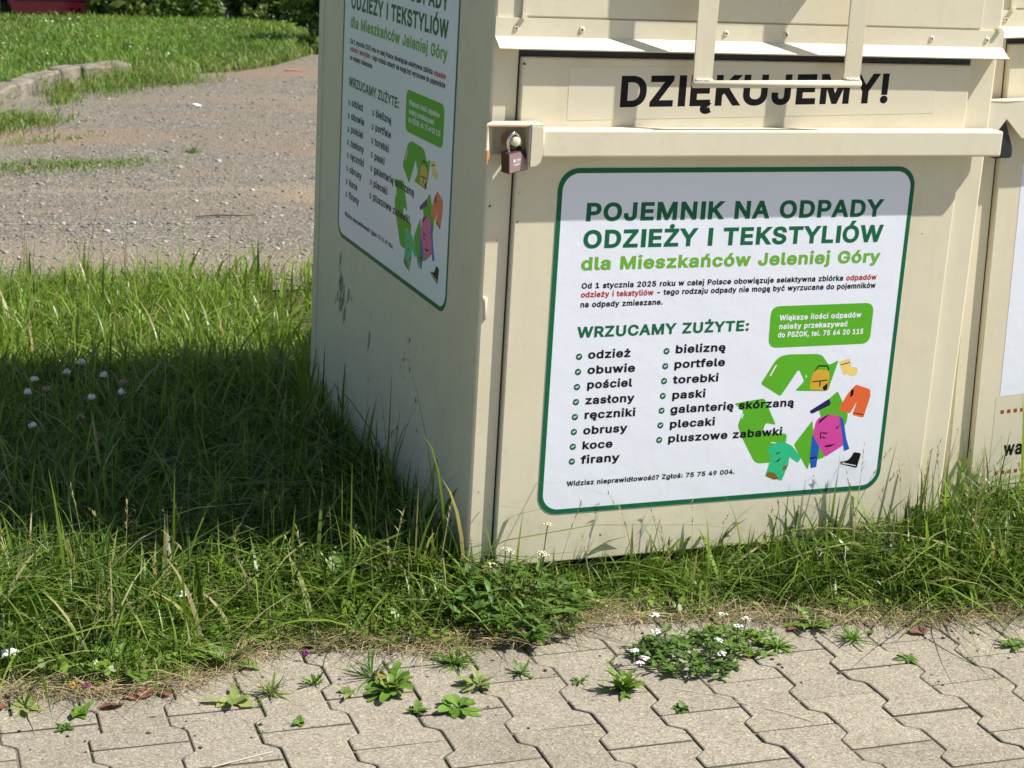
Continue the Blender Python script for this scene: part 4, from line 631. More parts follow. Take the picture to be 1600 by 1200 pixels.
grid_sheet('joint_sand', -3.3, 3.4, -4.1, -.02, 4, 4, lambda x, y: x * 0 - .0642, q.m)

grid_sheet('bounce_sheet', -30, 30, -16, -4.0, 4, 4, lambda x, y: x * 0 - .072, simple('pale_concrete', (.33, .30, .25), .95, 0, .15, 6, .3, 80))  # unseen pale sheet behind the camera, added to bounce light onto the front
# gravel parking area, lawn, kerb
def half(q, s):
    h_ = q.n('ShaderNodeMath', operation='MULTIPLY'); q.l(s, h_.inputs[0]); h_.inputs[1].default_value = .5; return h_.outputs[0]
q = NT('gravel_tarmac'); co = q.coord()
v = q.n('ShaderNodeTexVoronoi'); v.inputs['Scale'].default_value = 85; q.l(co, v.inputs['Vector'])
v2 = q.n('ShaderNodeTexVoronoi'); v2.inputs['Scale'].default_value = 210; q.l(co, v2.inputs['Vector'])
s1 = q.n('ShaderNodeSeparateColor'); q.l(v.outputs['Color'], s1.inputs[0]); s2 = q.n('ShaderNodeSeparateColor'); q.l(v2.outputs['Color'], s2.inputs[0])
stone = q.ramp(s1.outputs[0], [(0, (.075, .076, .072)), (.3, (.135, .134, .125)), (.7, (.20, .196, .18)), (.92, (.27, .255, .23)), (1, (.46, .43, .39))])
fine = q.ramp(s2.outputs[0], [(0, (.08, .076, .07)), (.6, (.19, .18, .16)), (1, (.38, .35, .30))])
base = q.mix(q.ramp(q.noise(2.2, 5, .6, co), [(.35, (.1, .1, .1)), (.65, (.6, .6, .6))]), stone, fine)
mp = q.n('ShaderNodeMapping'); mp.inputs['Scale'].default_value = (.35, 1.0, 1); mp.inputs['Rotation'].default_value = (0, 0, .25); q.l(co, mp.inputs[0])
warm = q.ramp(q.noise(.9, 6, .62, mp.outputs[0]), [(.50, (0, 0, 0)), (.70, (.8, .8, .8))])
base = q.mix(warm, base, q.mix(.5, q.ramp(s2.outputs[1], [(0, (.17, .125, .10)), (1, (.30, .225, .175))]), fine))
red = q.ramp(q.noise(.55, 5, .6, mp.outputs[0]), [(.57, (0, 0, 0)), (.66, (.8, .8, .8))])
base = q.mix(red, base, (.27, .17, .12))
wob = q.noise(2.6, 6, .7, co)
for cx, cy, rx, ry, c in ((-.1, 6.35, .75, .38, (.30, .20, .14)), (1.25, 5.95, .55, .16, (.27, .165, .105)), (.95, 4.62, .42, .30, (.36, .265, .185)), (2.1, 9.5, .9, .55, (.27, .185, .14)), (.3, 3.15, 1.6, .45, (.30, .25, .20)), (.1, 4.75, 1.3, .07, (.31, .27, .22)), (1.4, 7.9, 1.3, .28, (.25, .20, .165)), (-.7, 3.5, .9, .3, (.28, .235, .19))):
    m1 = q.n('ShaderNodeMapping'); m1.vector_type = 'POINT'; m1.inputs['Location'].default_value = (-cx / rx, -cy / ry, 0); m1.inputs['Scale'].default_value = (1 / rx, 1 / ry, 0); q.l(co, m1.inputs[0])
    ln_ = q.n('ShaderNodeVectorMath', operation='LENGTH'); q.l(m1.outputs[0], ln_.inputs[0])
    ad = q.n('ShaderNodeMath', operation='ADD'); q.l(ln_.outputs['Value'], ad.inputs[0]); q.l(wob, ad.inputs[1])
    base = q.mix(q.ramp(half(q, ad.outputs[0]), [(.42, (.72, .72, .72)), (.78, (0, 0, 0))]), base, q.mix(.45, c, fine))
base = q.mix(1.0, base, (.97, .91, .80), 'MULTIPLY')
q.col(base); q.set(Roughness=.95); q.p.inputs['Specular IOR Level'].default_value = .2
bb = q.bump(v.outputs['Distance'], .55, .012); q.l(q.bump(v2.outputs['Distance'], .5, .005, bb), q.p.inputs['Normal']); M['gravel'] = q.m
def gz(x, y): return GZ - .001 + .012 * smooth_noise(x, y, 2.2, 4) * (1 - np.exp(-(np.clip(y - 2.9, 0, 9) / .9) ** 2))
grid_sheet('parking_lot', -14, 16, 2.78, 12.9, 160, 80, gz, M['gravel'])
EDGE = [(-9, -2), (-1.5, 4.7), (-.246, 7.40), (.06, 8.08), (.315, 8.64), (.76, 9.06), (1.2, 9.2), (1.62, 9.45), (1.95, 9.80), (2.25, 10.25), (2.53, 10.70), (3.4, 12.2), (4.5, 14.5), (9, 18)]
ex = np.array([p[0] for p in EDGE]); ey = np.array([p[1] for p in EDGE])
def edge_y(x): return np.interp(x, ex, ey)
q = NT('lawn_soil'); co = q.coord(); q.col(q.ramp(q.noise(5, 6, .65, co), [(.3, (.035, .05, .012)), (.6, (.075, .10, .025)), (.8, (.13, .11, .05))])); q.set(Roughness=1); M['lawn'] = q.m
X = np.linspace(-9, 9, 220); rows = []
for s_ in (0, .03, .1, .3, .8, 1.4, 2.0, 3.0):
    y = np.minimum(edge_y(X) + .07 + s_, 12.7 + .1 * s_); z = -.055 + .045 * min(1, s_ / .3) + .012 * smooth_noise(X, y, 1.1, 6) * min(1, s_)
    if s_ == 0: z = X * 0 - .08
    rows.append(np.stack([X, y, z], -1))
rows.append(np.stack([X, np.full_like(X, 13.25), np.full_like(X, -.10)], -1)); rows.append(np.stack([X, np.full_like(X, 13.7), np.full_like(X, -.33)], -1))
V = np.concatenate(rows); n_ = len(X); I = np.arange(len(V)).reshape(len(rows), n_)
F = np.stack([I[:-1, :-1], I[:-1, 1:], I[1:, 1:], I[1:, :-1]], -1).reshape(-1, 4)
me = mesh_np('lawn', V, F); me.polygons.foreach_set('use_smooth', [True] * len(F)); tag(link('lawn', me, None, M['lawn']), kind='structure')
# weathered kerb stones at the lawn's edge
q = NT('old_concrete'); co = q.coord(); n = q.noise(9, 8, .7, co)
q.col(q.ramp(n, [(.3, (.08, .07, .05)), (.5, (.20, .175, .135)), (.7, (.30, .265, .21))])); q.set(Roughness=.95); q.l(q.bump(n, .9, .03), q.p.inputs['Normal'])
kb = bmesh.new(); path = [Vector((x, y, 0)) for x, y in ((-1.7, 4.2), (-1.15, 5.42), (-.72, 6.36), (-.28, 7.33), (-.03, 7.88), (.26, 8.52), (.42, 8.74), (.80, 9.06))]
for i in range(len(path) - 1):
    A, B = path[i], path[i + 1]; d = (B - A); ln = d.length - random.uniform(.015, .04); ang = math.atan2(d.y, d.x)
    b = bmesh.new(); box(b, 0, ln, 0, .13, -.16, (.050 - .02 * max(0, i - 5)) + random.uniform(-.006, .006))
    bmesh.ops.subdivide_edges(b, edges=[e for e in b.edges if e.calc_length() > .3], cuts=5, use_grid_fill=True)
    for vv in b.verts: vv.co += Vector((random.uniform(-.008, .008), random.uniform(-.014, .014), random.uniform(-.014, .010)))
    bmesh.ops.bevel(b, geom=list(b.edges), offset=.012, segments=1, affect='EDGES')
    bmesh.ops.transform(b, matrix=Matrix.Translation(A) @ Matrix.Rotation(ang, 4, 'Z') @ Matrix.Rotation(random.uniform(-.03, .03), 4, 'X'), verts=b.verts); merge(kb, b)
tag(obj('kerb', kb, q.m), kind='structure')

# ---------------------------------------------------------------- grass
M['grass'] = leaf_mat('grass_blade', (.024, .062, .008), (.245, .375, .054), .45, (.42, .37, .19), .36)
M['lawn_grass'] = leaf_mat('lawn_blade', (.04, .095, .012), (.21, .35, .05), .38, (.36, .32, .15), .5)
M['straw'] = leaf_mat('dry_blade', (.17, .12, .06), (.46, .37, .21), .15, None, .7)
M['stalk'] = leaf_mat('stalk_blade', (.08, .12, .03), (.36, .33, .15), .2, None, .6)
def blades(px, py, pz, h, wd, az, lean, tint, droop=.35, lv=5, twist=.5):
    n = len(px); t = np.linspace(0, 1, lv)[None, :]
    hx = h[:, None]; ln = lean[:, None]
    out = hx * ln * t ** 1.8; up_ = hx * (t - droop * np.clip(ln, 0, 1.6) * t ** 2.6)
    cx = px[:, None] + np.cos(az)[:, None] * out; cy = py[:, None] + np.sin(az)[:, None] * out; cz = pz[:, None] + up_
    tw = az + np.pi / 2 + rng.normal(0, twist, n)
    wv = wd[:, None] * (1 - t ** 2.2) * (.55 + .45 * np.sin(np.clip(t * 2.2, 0, 1.57))) + .0002
    dx = np.cos(tw)[:, None] * wv * .5; dy = np.sin(tw)[:, None] * wv * .5
    A = np.stack([cx - dx, cy - dy, cz], -1); B = np.stack([cx + dx, cy + dy, cz], -1)
    V = np.stack([A, B], 2).reshape(n, lv * 2, 3)
    base = (np.arange(n) * lv * 2)[:, None, None]
    j = np.arange(lv - 1)[None, :, None] * 2
    F = (base + j + np.array([0, 1, 3, 2])[None, None, :]).reshape(-1, 4)
    return V.reshape(-1, 3), F, np.repeat(tint, lv * 2)
def join(parts):
    V = []; F = []; T = []; b = 0
    for v, f, t in parts: V.append(v); F.append(f + b); T.append(t); b += len(v)
    return np.concatenate(V), np.concatenate(F), np.concatenate(T)
def soil_z(x, y): return -.071 + .007 * smooth_noise(x, y, .35, 1) + .005 * smooth_noise(x, y, .09, 2)
def clumps(n, region, clump=.02, per=7):
    c = []
    k = max(1, n // per); xs = rng.uniform(region[0], region[1], k); ys = rng.uniform(region[2], region[3], k)
    return np.repeat(xs, per) + rng.normal(0, clump, k * per), np.repeat(ys, per) + rng.normal(0, clump, k * per), np.repeat(rng.uniform(0, 1, k), per), np.repeat(rng.uniform(0, 6.283, k), per)
def tint_of(x, y, r, dry):
    n = len(x); t = .40 + np.interp(y, [.3, 1.7], [-.10, .13]) + .16 * smooth_noise(x, y, .5, 9) + .16 * smooth_noise(x, y, .12, 10) + .15 * (r - .5) + rng.normal(0, .17, n)
    t = np.clip(t, 0, .80); d = rng.uniform(0, 1, n) < dry; t[d] = rng.uniform(.86, 1, d.sum()); return t
parts = []
def verge(n, region, hfun, keep, dry=.06, wmul=1.0, leanm=.78):
    x, y, r, ca_ = clumps(n, region, .016, 9)
    k = keep(x, y); x, y, r, ca_ = x[k], y[k], r[k], ca_[k]
    h = hfun(x, y) * np.exp(rng.normal(-.03, .33, len(x))) * (.75 + .5 * r)
    wd = rng.gamma(4.0, .00105, len(x)).clip(.0018, .0085) * wmul * np.clip(h / .1, .6, 1.6)
    lean = np.abs(rng.normal(leanm, .5, len(x))) * (.6 + .8 * r) * np.interp(y, [.2, 1.6], [1.0, .62])
    parts.append(blades(x, y, soil_z(x, y), h, wd, ca_ + rng.normal(0, 1.3, len(x)), lean, tint_of(x, y, r, dry), .42, 6))
def outside(x, y):
    inside = (x > -.004) & (x < 1.18) & (y > .0) & (y < 1.29)
    inside2 = (x > 1.18) & (x < 2.42) & (y > .08) & (y < 1.37)
    bare = .5 + .5 * smooth_noise(x, y, .16, 12) + .25 * smooth_noise(x, y, .05, 13)
    d = y - pave_edge(x)
    return ~inside & ~inside2 & (d > .005) & ((d > .07) | (bare * .9 + d * 6 > rng.uniform(.25, .9, len(x))))
def h_left(x, y):
    d = y - pave_edge(x)
    return np.interp(d, [0, .1, .3, .6, 1.2, 2.4, 3.1, 3.4], [.055, .085, .12, .12, .105, .10, .095, .085]) * (1 + .55 * np.exp(-(np.abs(x) / .13)) * (y > -.05) * (y < 1.5))
def h_front(x, y):
    d = y - pave_edge(x)
    return np.interp(d, [0, .06, .14, .25, .4], [.035, .055, .09, .105, .11]) * np.interp(x, [-.1, .1, .3, .5, .9, 1.15, 1.5], [1.15, 1.05, .78, .88, 1.2, 1.5, 1.35])
verge(52000, (-1.35, .02, -.33, 2.88), h_left, outside, .12)
verge(15000, (-3.0, -1.3, -.33, 2.88), h_left, outside, .05, 1.2)
verge(14000, (0, 3.0, 1.3, 3.0), h_left, outside, .05, 1.2)
verge(24000, (-.05, 2.3, -.40, .09), h_front, outside, .08)
# understory of short blades that closes the turf
verge(9000, (-1.35, 2.3, -.42, -.0), lambda x, y: .035 + 0 * x, outside, .12, .8, 1.0)
verge(26000, (-1.35, .02, -.2, 3.0), lambda x, y: .05 + 0 * x, outside, .14, .9, 1.1)
V, F, T = join(parts); me = mesh_np('grass', V, F, {'tint': T})
tag(link('grass', me, None, M['grass']), 'long green verge grass growing round the cream containers', 'grass', kind='stuff')
# straw along the paving's edge
n = 5200; x = rng.uniform(-1.4, 2.2, n); y = pave_edge(x) + np.abs(rng.normal(0, .045, n)) - .02
p1 = blades(x, y, soil_z(x, y) + rng.uniform(.004, .02, n), rng.uniform(.012, .05, n), rng.uniform(.001, .0024, n), rng.uniform(0, 6.283, n), rng.uniform(1.2, 3.2, n), rng.uniform(0, 1, n), .28)
V, F, T = p1; V[:, 2] = np.maximum(V[:, 2], -.058); tag(link('dry_grass', mesh_np('dry_grass', V, F, {'tint': T}), None, M['straw']), 'dry straw coloured grass scraps along the edge of the paving', 'dry grass', kind='stuff')
# clover and other small round leaves low in the turf
def cover(n, region, keep, hm):
    x = rng.uniform(region[0], region[1], n); y = rng.uniform(region[2], region[3], n)
    k_ = keep(x, y) & (smooth_noise(x, y, .28, 41) + .5 * smooth_noise(x, y, .1, 42) > -.1); x, y = x[k_], y[k_]; n = len(x)
    z = soil_z(x, y) + rng.uniform(.012, hm, n); r_ = rng.uniform(.004, .010, n); a_ = rng.uniform(0, 6.28, n); tx = rng.normal(0, .35, n); ty = rng.normal(0, .35, n)
    V = []
    for q_ in ((-1, -.15), (-.45, -.75), (.5, -.7), (1, 0), (.5, .7), (-.45, .75)):
        u = (q_[0] * np.cos(a_) - q_[1] * np.sin(a_)) * r_; v_ = (q_[0] * np.sin(a_) + q_[1] * np.cos(a_)) * r_
        V.append(np.stack([x + u, y + v_, z + tx * u + ty * v_], -1))
    V = np.stack(V, 1).reshape(-1, 3); b_ = (np.arange(n) * 6)[:, None]
    F = np.concatenate([b_ + np.array([[0, 1, 2, 3]]), b_ + np.array([[0, 3, 4, 5]])]); return V, F, np.repeat(np.clip(rng.normal(.5, .2, n), 0, .8), 6)
c1 = cover(15000, (-1.3, .0, -.28, 2.9), outside, .06); c2 = cover(7000, (-.05, 2.2, -.40, .0), outside, .05); c3 = cover(5000, (-1.3, -.05, -.30, .25), outside, .05)
V, F, T = join([c1, c2, c3]); tag(link('clover_leaves', mesh_np('clover_leaves', V, F, {'tint': T}), None, M['grass']), 'small round clover leaves low among the verge grass', 'clover', kind='stuff')
# moss and grass seedlings in the joints between blocks
parts = []
for _ in range(46):
    ci = random.randint(-12, 9); ri = random.randint(-3, 3); lx = ci * P_; ly = ri * L + (L / 2 if ci % 2 else 0)
    o0 = random.randrange(k); m_ = random.randint(2, 7)
    for j in range(m_):
        A = O0[(o0 + j) % k]; B = O0[(o0 + j + 1) % k]; nn = int(np.linalg.norm(A - B) / .0012) + 1
        if nn > 60: nn = 25
        tt = rng.uniform(0, 1, nn); gx = lx + A[0] + (B[0] - A[0]) * tt; gy = ly + A[1] + (B[1] - A[1]) * tt
        gx, gy = gx * 1.012 - lx * .012, gy * 1.008 - ly * .008
        x = .680 + gx * ca - gy * sa + rng.normal(0, .0008, nn); y = -.629 + gx * sa + gy * ca + rng.normal(0, .0008, nn)
        k_ = y < pave_edge(x); x, y = x[k_], y[k_]; nn = len(x)
        if nn: parts.append(blades(x, y, np.full(nn, -.066), rng.uniform(.005, .013, nn), rng.uniform(.0012, .0028, nn), rng.uniform(0, 6.28, nn), np.abs(rng.normal(.7, .4, nn)), np.clip(rng.normal(.35, .2, nn), 0, .95), .3, 3))
V, F, T = join(parts); tag(link('joint_moss', mesh_np('joint_moss', V, F, {'tint': T}), None, M['grass']), 'moss and tiny seedlings filling stretches of the paving joints', 'moss', kind='stuff')
# flowering grass stalks with drooping seed heads
parts = []
def stalks(n, region, hr, seed, keep=None):
    r2 = np.random.default_rng(seed)
    x = r2.uniform(region[0], region[1], n); y = r2.uniform(region[2], region[3], n)
    if keep is not None: k = keep(x, y); x, y = x[k], y[k]
    n = len(x); h = r2.uniform(*hr, n); az = r2.uniform(0, 6.28, n); ln = np.abs(r2.normal(.22, .12, n)); z = soil_z(x, y)
    tint = r2.uniform(.1, .8, n)
    parts.append(blades(x, y, z, h, np.full(n, .0026), az, ln, tint, .2))
    for i in range(n):
        m_ = r2.integers(8, 15); t = r2.uniform(.74, 1.0, m_); o = h[i] * ln[i] * t ** 1.8
        sx = x[i] + np.cos(az[i]) * o; sy = y[i] + np.sin(az[i]) * o; sz = z[i] + h[i] * (t - .2 * ln[i] * t ** 2.6)
        parts.append(blades(sx, sy, sz, r2.uniform(.008, .018, m_), r2.uniform(.0015, .0032, m_), az[i] + r2.normal(0, 1.0, m_), r2.uniform(.3, 1.0, m_), np.clip(tint[i] + r2.normal(.15, .12, m_), 0, 1), .3, 4))
stalks(46, (-1.25, .35, 2.35, 2.95), (.22, .36), 1)
stalks(16, (-.28, -.02, .02, .9), (.20, .34), 2)
stalks(26, (-.75, -.05, -.06, .3), (.16, .25), 3)
stalks(16, (.12, .8, -.14, -.03), (.13, .24), 4)
stalks(26, (.85, 1.5, -.14, -.03), (.20, .34), 5)
stalks(24, (-2.6, -1.2, -.1, 2.9), (.2, .3), 6)
V, F, T = join(parts); tag(link('grass_stalks', mesh_np('grass_stalks', V, F, {'tint': T}), None, M['stalk']), 'thin flowering grass stalks with drooping seed heads above the verge', 'grass stalks', kind='stuff')
# lawn beyond the gravel
parts = []
n = 90000; x = rng.uniform(-3.0, 4.2, n); y = edge_y(x) + .02 + rng.uniform(0, 1, n) ** 1.1 * 5.2
k = (y < 13.2 + .2 * smooth_noise(x, y, .8, 31)) & (np.abs(x - (.3 + (y - 8) * .18)) < 2.6); x, y = x[k], y[k]
d = y - edge_y(x) ; z = -.06 + .045 * np.clip((d - .07) / .3, 0, 1) - .10 * np.clip((y - 12.9) / .35, 0, 1.3)
nz = smooth_noise(x, y, 1.3, 21)
h = (.055 + .02 * nz + .05 * np.exp(-((d - .05) / .12) ** 2) * np.clip(.5 + smooth_noise(x, y, .5, 22), 0, 1)) * np.exp(rng.normal(0, .35, len(x)))
h *= 1 - .3 * np.clip((y - 11.2) / 1.0, 0, 1)
t = np.clip(.40 + .20 * nz + .12 * smooth_noise(x, y, .3, 23) + rng.normal(0, .12, len(x)), 0, .8)
dry = rng.uniform(0, 1, len(x)) < np.clip(.06 + .22 * np.clip(smooth_noise(x, y, 1.6, 24), 0, 1) + .25 * np.exp(-(d / .25) ** 2), 0, .5); t[dry] = rng.uniform(.86, 1, dry.sum())
parts.append(blades(x, y, z, h, rng.uniform(.006, .012, len(x)), rng.uniform(0, 6.28, len(x)), np.abs(rng.normal(.7, .35, len(x))), t, .3, 4))
# thin turf creeping over the gravel in front of the kerb
def patch(cx, cy, sx, sy, rot, n, hm):
    u = rng.normal(0, 1, n); v = rng.normal(0, 1, n); c, s = math.cos(rot), math.sin(rot)
    x = cx + u * sx * c - v * sy * s; y = cy + u * sx * s + v * sy * c
    parts.append(blades(x, y, np.full(n, GZ), hm * np.exp(rng.normal(0, .4, n)), rng.uniform(.004, .008, n), rng.uniform(0, 6.28, n), np.abs(rng.normal(.8, .4, n)), np.where(rng.uniform(0, 1, n) < .22, .93, np.clip(rng.normal(.4, .15, n), 0, .8)), .3, 4))
patch(-.05, 5.47, .22, .07, .05, 800, .016); patch(-.1, 5.35, .4, .12, .02, 500, .012); patch(.26, 5.55, .07, .04, 0, 200, .015); patch(-.5, 5.3, .3, .12, .1, 600, .022); patch(.56, 5.79, .02, .02, 0, 60, .03)
patch(-.42, 6.62, .16, .12, .9, 900, .05); patch(-.22, 6.9, .10, .12, .3, 420, .05); patch(-.1, 6.9, .10, .10, .9, 350, .05); patch(.16, 7.75, .05, .12, -.4, 260, .05); patch(.5, 8.35, .12, .20, -.5, 800, .06); patch(.72, 8.75, .16, .10, .6, 700, .09); patch(.2, 8.1, .05, .1, -.5, 250, .07); patch(.95, 8.75, .2, .12, .5, 800, .07); patch(-.16, 6.2, .2, .05, .5, 250, .02)
V, F, T = join(parts); tag(link('lawn_grass', mesh_np('lawn_grass', V, F, {'tint': T}), None, M['lawn_grass']), 'mown lawn grass beyond the gravel in front of the bushes', 'lawn grass', kind='stuff')
# loose stones on the gravel
def stones(name, n, fx, size, m, label, kind='stuff'):
    ico = bmesh.new(); bmesh.ops.create_icosphere(ico, subdivisions=1, radius=1); ico.verts.ensure_lookup_table()
    bv = np.array([v.co[:] for v in ico.verts]); bf = np.array([[v.index for v in f.verts] for f in ico.faces]); ico.free()
    x, y, z = fx(n); r = size * np.exp(np.clip(rng.normal(0, .45, n), -1, .85))
    V = bv[None] * (1 + rng.normal(0, .16, (n, len(bv), 1))) * r[:, None, None] * np.stack([rng.uniform(.7, 1.3, n), rng.uniform(.7, 1.3, n), rng.uniform(.35, .7, n)], -1)[:, None, :]
    a_ = rng.uniform(0, 6.28, n); c, s = np.cos(a_)[:, None], np.sin(a_)[:, None]
    V = np.stack([V[..., 0] * c - V[..., 1] * s + x[:, None], V[..., 0] * s + V[..., 1] * c + y[:, None], V[..., 2] + z[:, None] + r[:, None] * .15], -1)
    F = (bf[None] + (np.arange(n) * len(bv))[:, None, None]).reshape(-1, 3)
    me = mesh_np(name, V.reshape(-1, 3), F, {'tint': np.repeat(rng.uniform(0, 1, n), len(bv))})
    tag(link(name, me, None, m), label, name.replace('_', ' '), kind=kind)
q = NT('loose_stone'); at = q.n('ShaderNodeAttribute', attribute_name='tint').outputs['Fac']
q.col(q.ramp(at, [(0, (.12, .12, .115)), (.5, (.20, .195, .182)), (.85, (.30, .265, .225)), (1, (.5, .47, .43))])); q.set(Roughness=.9)
def fx(n):
    y = 2.95 + rng.uniform(0, 1, n) ** 1.4 * 6.2; x = -1.0 + (y - 3) * .1 + rng.uniform(-.9, 2.6, n) * (.6 + (y - 3) * .1)
    k = y < edge_y(x) - .05; y = np.where(k, y, 4.0); return x, y, gz(x, y)
stones('loose_gravel', 5200, fx, .0055, q.m, 'loose grey and pale stones scattered over the gravel parking area')
q = NT('dark_crumb'); q.col((.05, .042, .032)); q.set(Roughness=.95)
def fx2(n):
    x = rng.uniform(-1.2, 1.6, n); y = pave_edge(x) - np.abs(rng.normal(0, .2, n)); return x, y, np.full(n, GZ)
stones('soil_crumbs', 240, fx2, .0022, q.m, 'small dark soil crumbs scattered over the paving blocks')
# ---------------------------------------------------------------- weeds between the blocks and in the verge
M['weed'] = leaf_mat('weed_leaf', (.035, .085, .012), (.15, .27, .035), .3, (.30, .22, .06), .45)
M['weed_dark'] = leaf_mat('dark_weed_leaf', (.022, .055, .010), (.10, .19, .026), .28, None, .5)
M['weed_pale'] = leaf_mat('pale_weed_leaf', (.10, .16, .04), (.28, .34, .10), .3, (.34, .28, .12), .5)
M['red_leaf'] = leaf_mat('withered_leaf', (.13, .055, .04), (.27, .12, .085), .2, None, .6)
M['petal'] = simple('white_petal', (.78, .78, .74), .6, 0, .06)
M['cream_petal'] = simple('cream_petal', (.62, .60, .36), .7, 0, .1)
M['purple_petal'] = simple('purple_petal', (.20, .03, .13), .6)
M['yellow_petal'] = simple('yellow_petal', (.55, .28, .03), .6)
M['pink_petal'] = simple('faded_clover', (.42, .24, .20), .7)
class Leaves:
    def __init__(s): s.V = []; s.F = []; s.T = []
    def leaf(s, base, az, el, ln, wd, shape='oval', curl=.6, tint=.5, fold=.25):
        """one blade: a folded, curling sheet with an outline"""
        N = 8; bend_ = random.uniform(-.22, .22); roll_ = random.uniform(-.5, .5); b0 = len(s.V); ca, sa = math.cos(az), math.sin(az)
        for i in range(N):
            t = i / (N - 1); e = el - curl * t * t
            # arc
            r_ = ln * t; px = r_ * math.cos(el - curl * t * .5); pz = r_ * math.sin(el - curl * t * .5)
            if shape == 'oval': w_ = math.sin(math.pi * min(1, .12 + t * .88)) ** .8
            elif shape == 'spoon': w_ = (.16 + .0 * t) if t < .35 else math.sin(math.pi * (t - .28) / .76) ** .7
            elif shape == 'lance': w_ = math.sin(math.pi * min(1, .1 + .9 * t)) ** 1.3
            else: w_ = math.sin(math.pi * min(1, .1 + t * .9)) * (1.0 if i % 2 else .5)
            w_ = max(.06, w_) * wd * .5 * random.uniform(.78, 1.18); yo = math.sin(t * 2.2) * bend_ * ln
            for sgn in (-1, 0, 1):
                x = px; y = sgn * w_ * random.uniform(.85, 1.1) + yo; z = max(pz + abs(sgn) * w_ * fold + sgn * w_ * roll_ * t + random.uniform(-.0012, .0012), .0012)
                s.V.append((base[0] + x * ca - y * sa, base[1] + x * sa + y * ca, base[2] + z)); s.T.append(min(1, max(0, tint + random.uniform(-.05, .05))))
        for i in range(N - 1):
            for k in (0, 1): a_ = b0 + i * 3 + k; s.F.append((a_, a_ + 1, a_ + 4, a_ + 3))
    def build(s, name, m, parent=None, loc=(0, 0, 0)):
        me = mesh_np(name, s.V, s.F, {'tint': s.T}); me.polygons.foreach_set('use_smooth', [True] * len(s.F))
        o = link(name, me, parent, m); o.location = loc; return o
def rosette(name, x, y, n, ln, wd, shape, label, cat, mt='weed', el=(.25, .9), curl=.8, tint=(.4, .75), z=GZ, az0=0, spread=6.283, group=None):
    q = Leaves()
    for i in range(n):
        q.leaf((random.uniform(-.004, .004), random.uniform(-.004, .004), 0), az0 + spread * (i + random.uniform(-.3, .3)) / n, random.uniform(*el), ln * .88 * random.uniform(.4, 1.15), wd * random.uniform(.65, 1.15), shape, curl * random.uniform(.6, 1.3), random.uniform(*tint))
    o = q.build(name, M[mt], None, (x, y, z)); tag(o, label, cat, group); return o
def flower_head(bm, c, r, n, size, ball=False):
    for _ in range(n):
        a_ = random.uniform(0, 6.28); d = r * math.sqrt(random.random()); zz = random.uniform(-.2, 1) * math.sqrt(max(0, r * r - d * d)) if ball else -d * d / r * .25
        bmesh.ops.create_icosphere(bm, subdivisions=1, radius=size * random.uniform(.7, 1.2), matrix=Matrix.Translation((c[0] + d * math.cos(a_), c[1] + d * math.sin(a_), c[2] + zz + random.uniform(-.001, .001))) @ Matrix.Diagonal((1, 1, 1.2 if ball else .55, 1)))
rosette('plantain', -.285, -.395, 26, .072, .026, 'spoon', 'largest weed clump on the paving with yellowish spoon shaped leaves', 'weed', 'weed', (.35, 1.25), .9, (.45, .93))
rosette('plantain', -.124, -.418, 18, .048, .017, 'spoon', 'compact green rosette with whitish midribs beside the yellowish clump', 'weed', 'weed_pale', (.3, 1.1), .9, (.2, .6))
rosette('plantain', -.187, -.497, 16, .048, .020, 'spoon', 'flat green rosette with one round dark leaf low on the paving', 'weed', 'weed', (.1, .9), .7, (.4, .75))
rosette('plantain', -.262, -.487, 8, .034, .015, 'oval', 'little pointed leaved weed just below the yellowish clump', 'weed', 'weed', (.1, .9), .6, (.3, .6))
rosette('plantain', -.365, -.388, 6, .045, .015, 'lance', 'pale narrow leaved seedling left of the yellowish clump', 'weed', 'weed_pale', (.3, 1.0), .6, (.3, .7))
rosette('dandelion', .140, -.505, 30, .068, .019, 'lobed', 'bright green upright dandelion with toothed leaves casting a shadow left', 'dandelion', 'weed', (.25, 1.3), .7, (.5, .84))
rosette('dandelion', .650, -.330, 11, .075, .028, 'lobed', 'broad toothed dandelion at the grass edge under the poster', 'dandelion', 'weed', (.1, .8), .7, (.45, .75))
rosette('plantain', .765, -.515, 9, .042, .013, 'lance', 'small dark star shaped weed on the right part of the paving', 'weed', 'weed_dark', (.1, .8), .6, (.5, .9))
rosette('plantain', 1.02, -.515, 10, .05, .013, 'lance', 'dark narrow leaved weed near the right edge of the paving', 'weed', 'weed_dark', (.1, .8), .6, (.5, .9))
rosette('clover_sprout', .214, -.603, 14, .022, .012, 'oval', 'tiny lone clover sprout in a joint below the dandelion', 'clover', 'weed_dark', (.1, 1.0), .6, (.4, .9))
rosette('clover_sprout', -.480, -.480, 8, .022, .011, 'oval', 'tiny green sprout in the joint near the lower left', 'clover', 'weed', (.3, 1.2), .6, (.3, .6))
rosette('plantain', -.575, -.372, 7, .055, .026, 'oval', 'pale broad leaf weed leaning over the paving edge at left', 'weed', 'weed_pale', (.1, .8), .8, (.5, .8))
rosette('clover_sprout', -.875, -.395, 9, .026, .012, 'oval', 'tiny dark weed flat in a joint at far left', 'clover', 'weed_dark', (.05, .6), .5, (.3, .8))
rosette('parsley_weed', -.415, -.338, 12, .045, .008, 'lobed', 'feathery little weed at the grass edge left of centre', 'weed', 'weed', (.5, 1.4), .5, (.35, .6))
rosette('parsley_weed', -.02, -.385, 14, .04, .010, 'lobed', 'low feathery weed in front of the yarrow bush', 'weed', 'weed_dark', (.1, .9), .5, (.5, .9))
rosette('parsley_weed', .075, -.448, 10, .028, .010, 'lobed', 'flat feathery weed in the joint left of the dandelion', 'weed', 'weed_dark', (.1, .7), .5, (.5, .9))
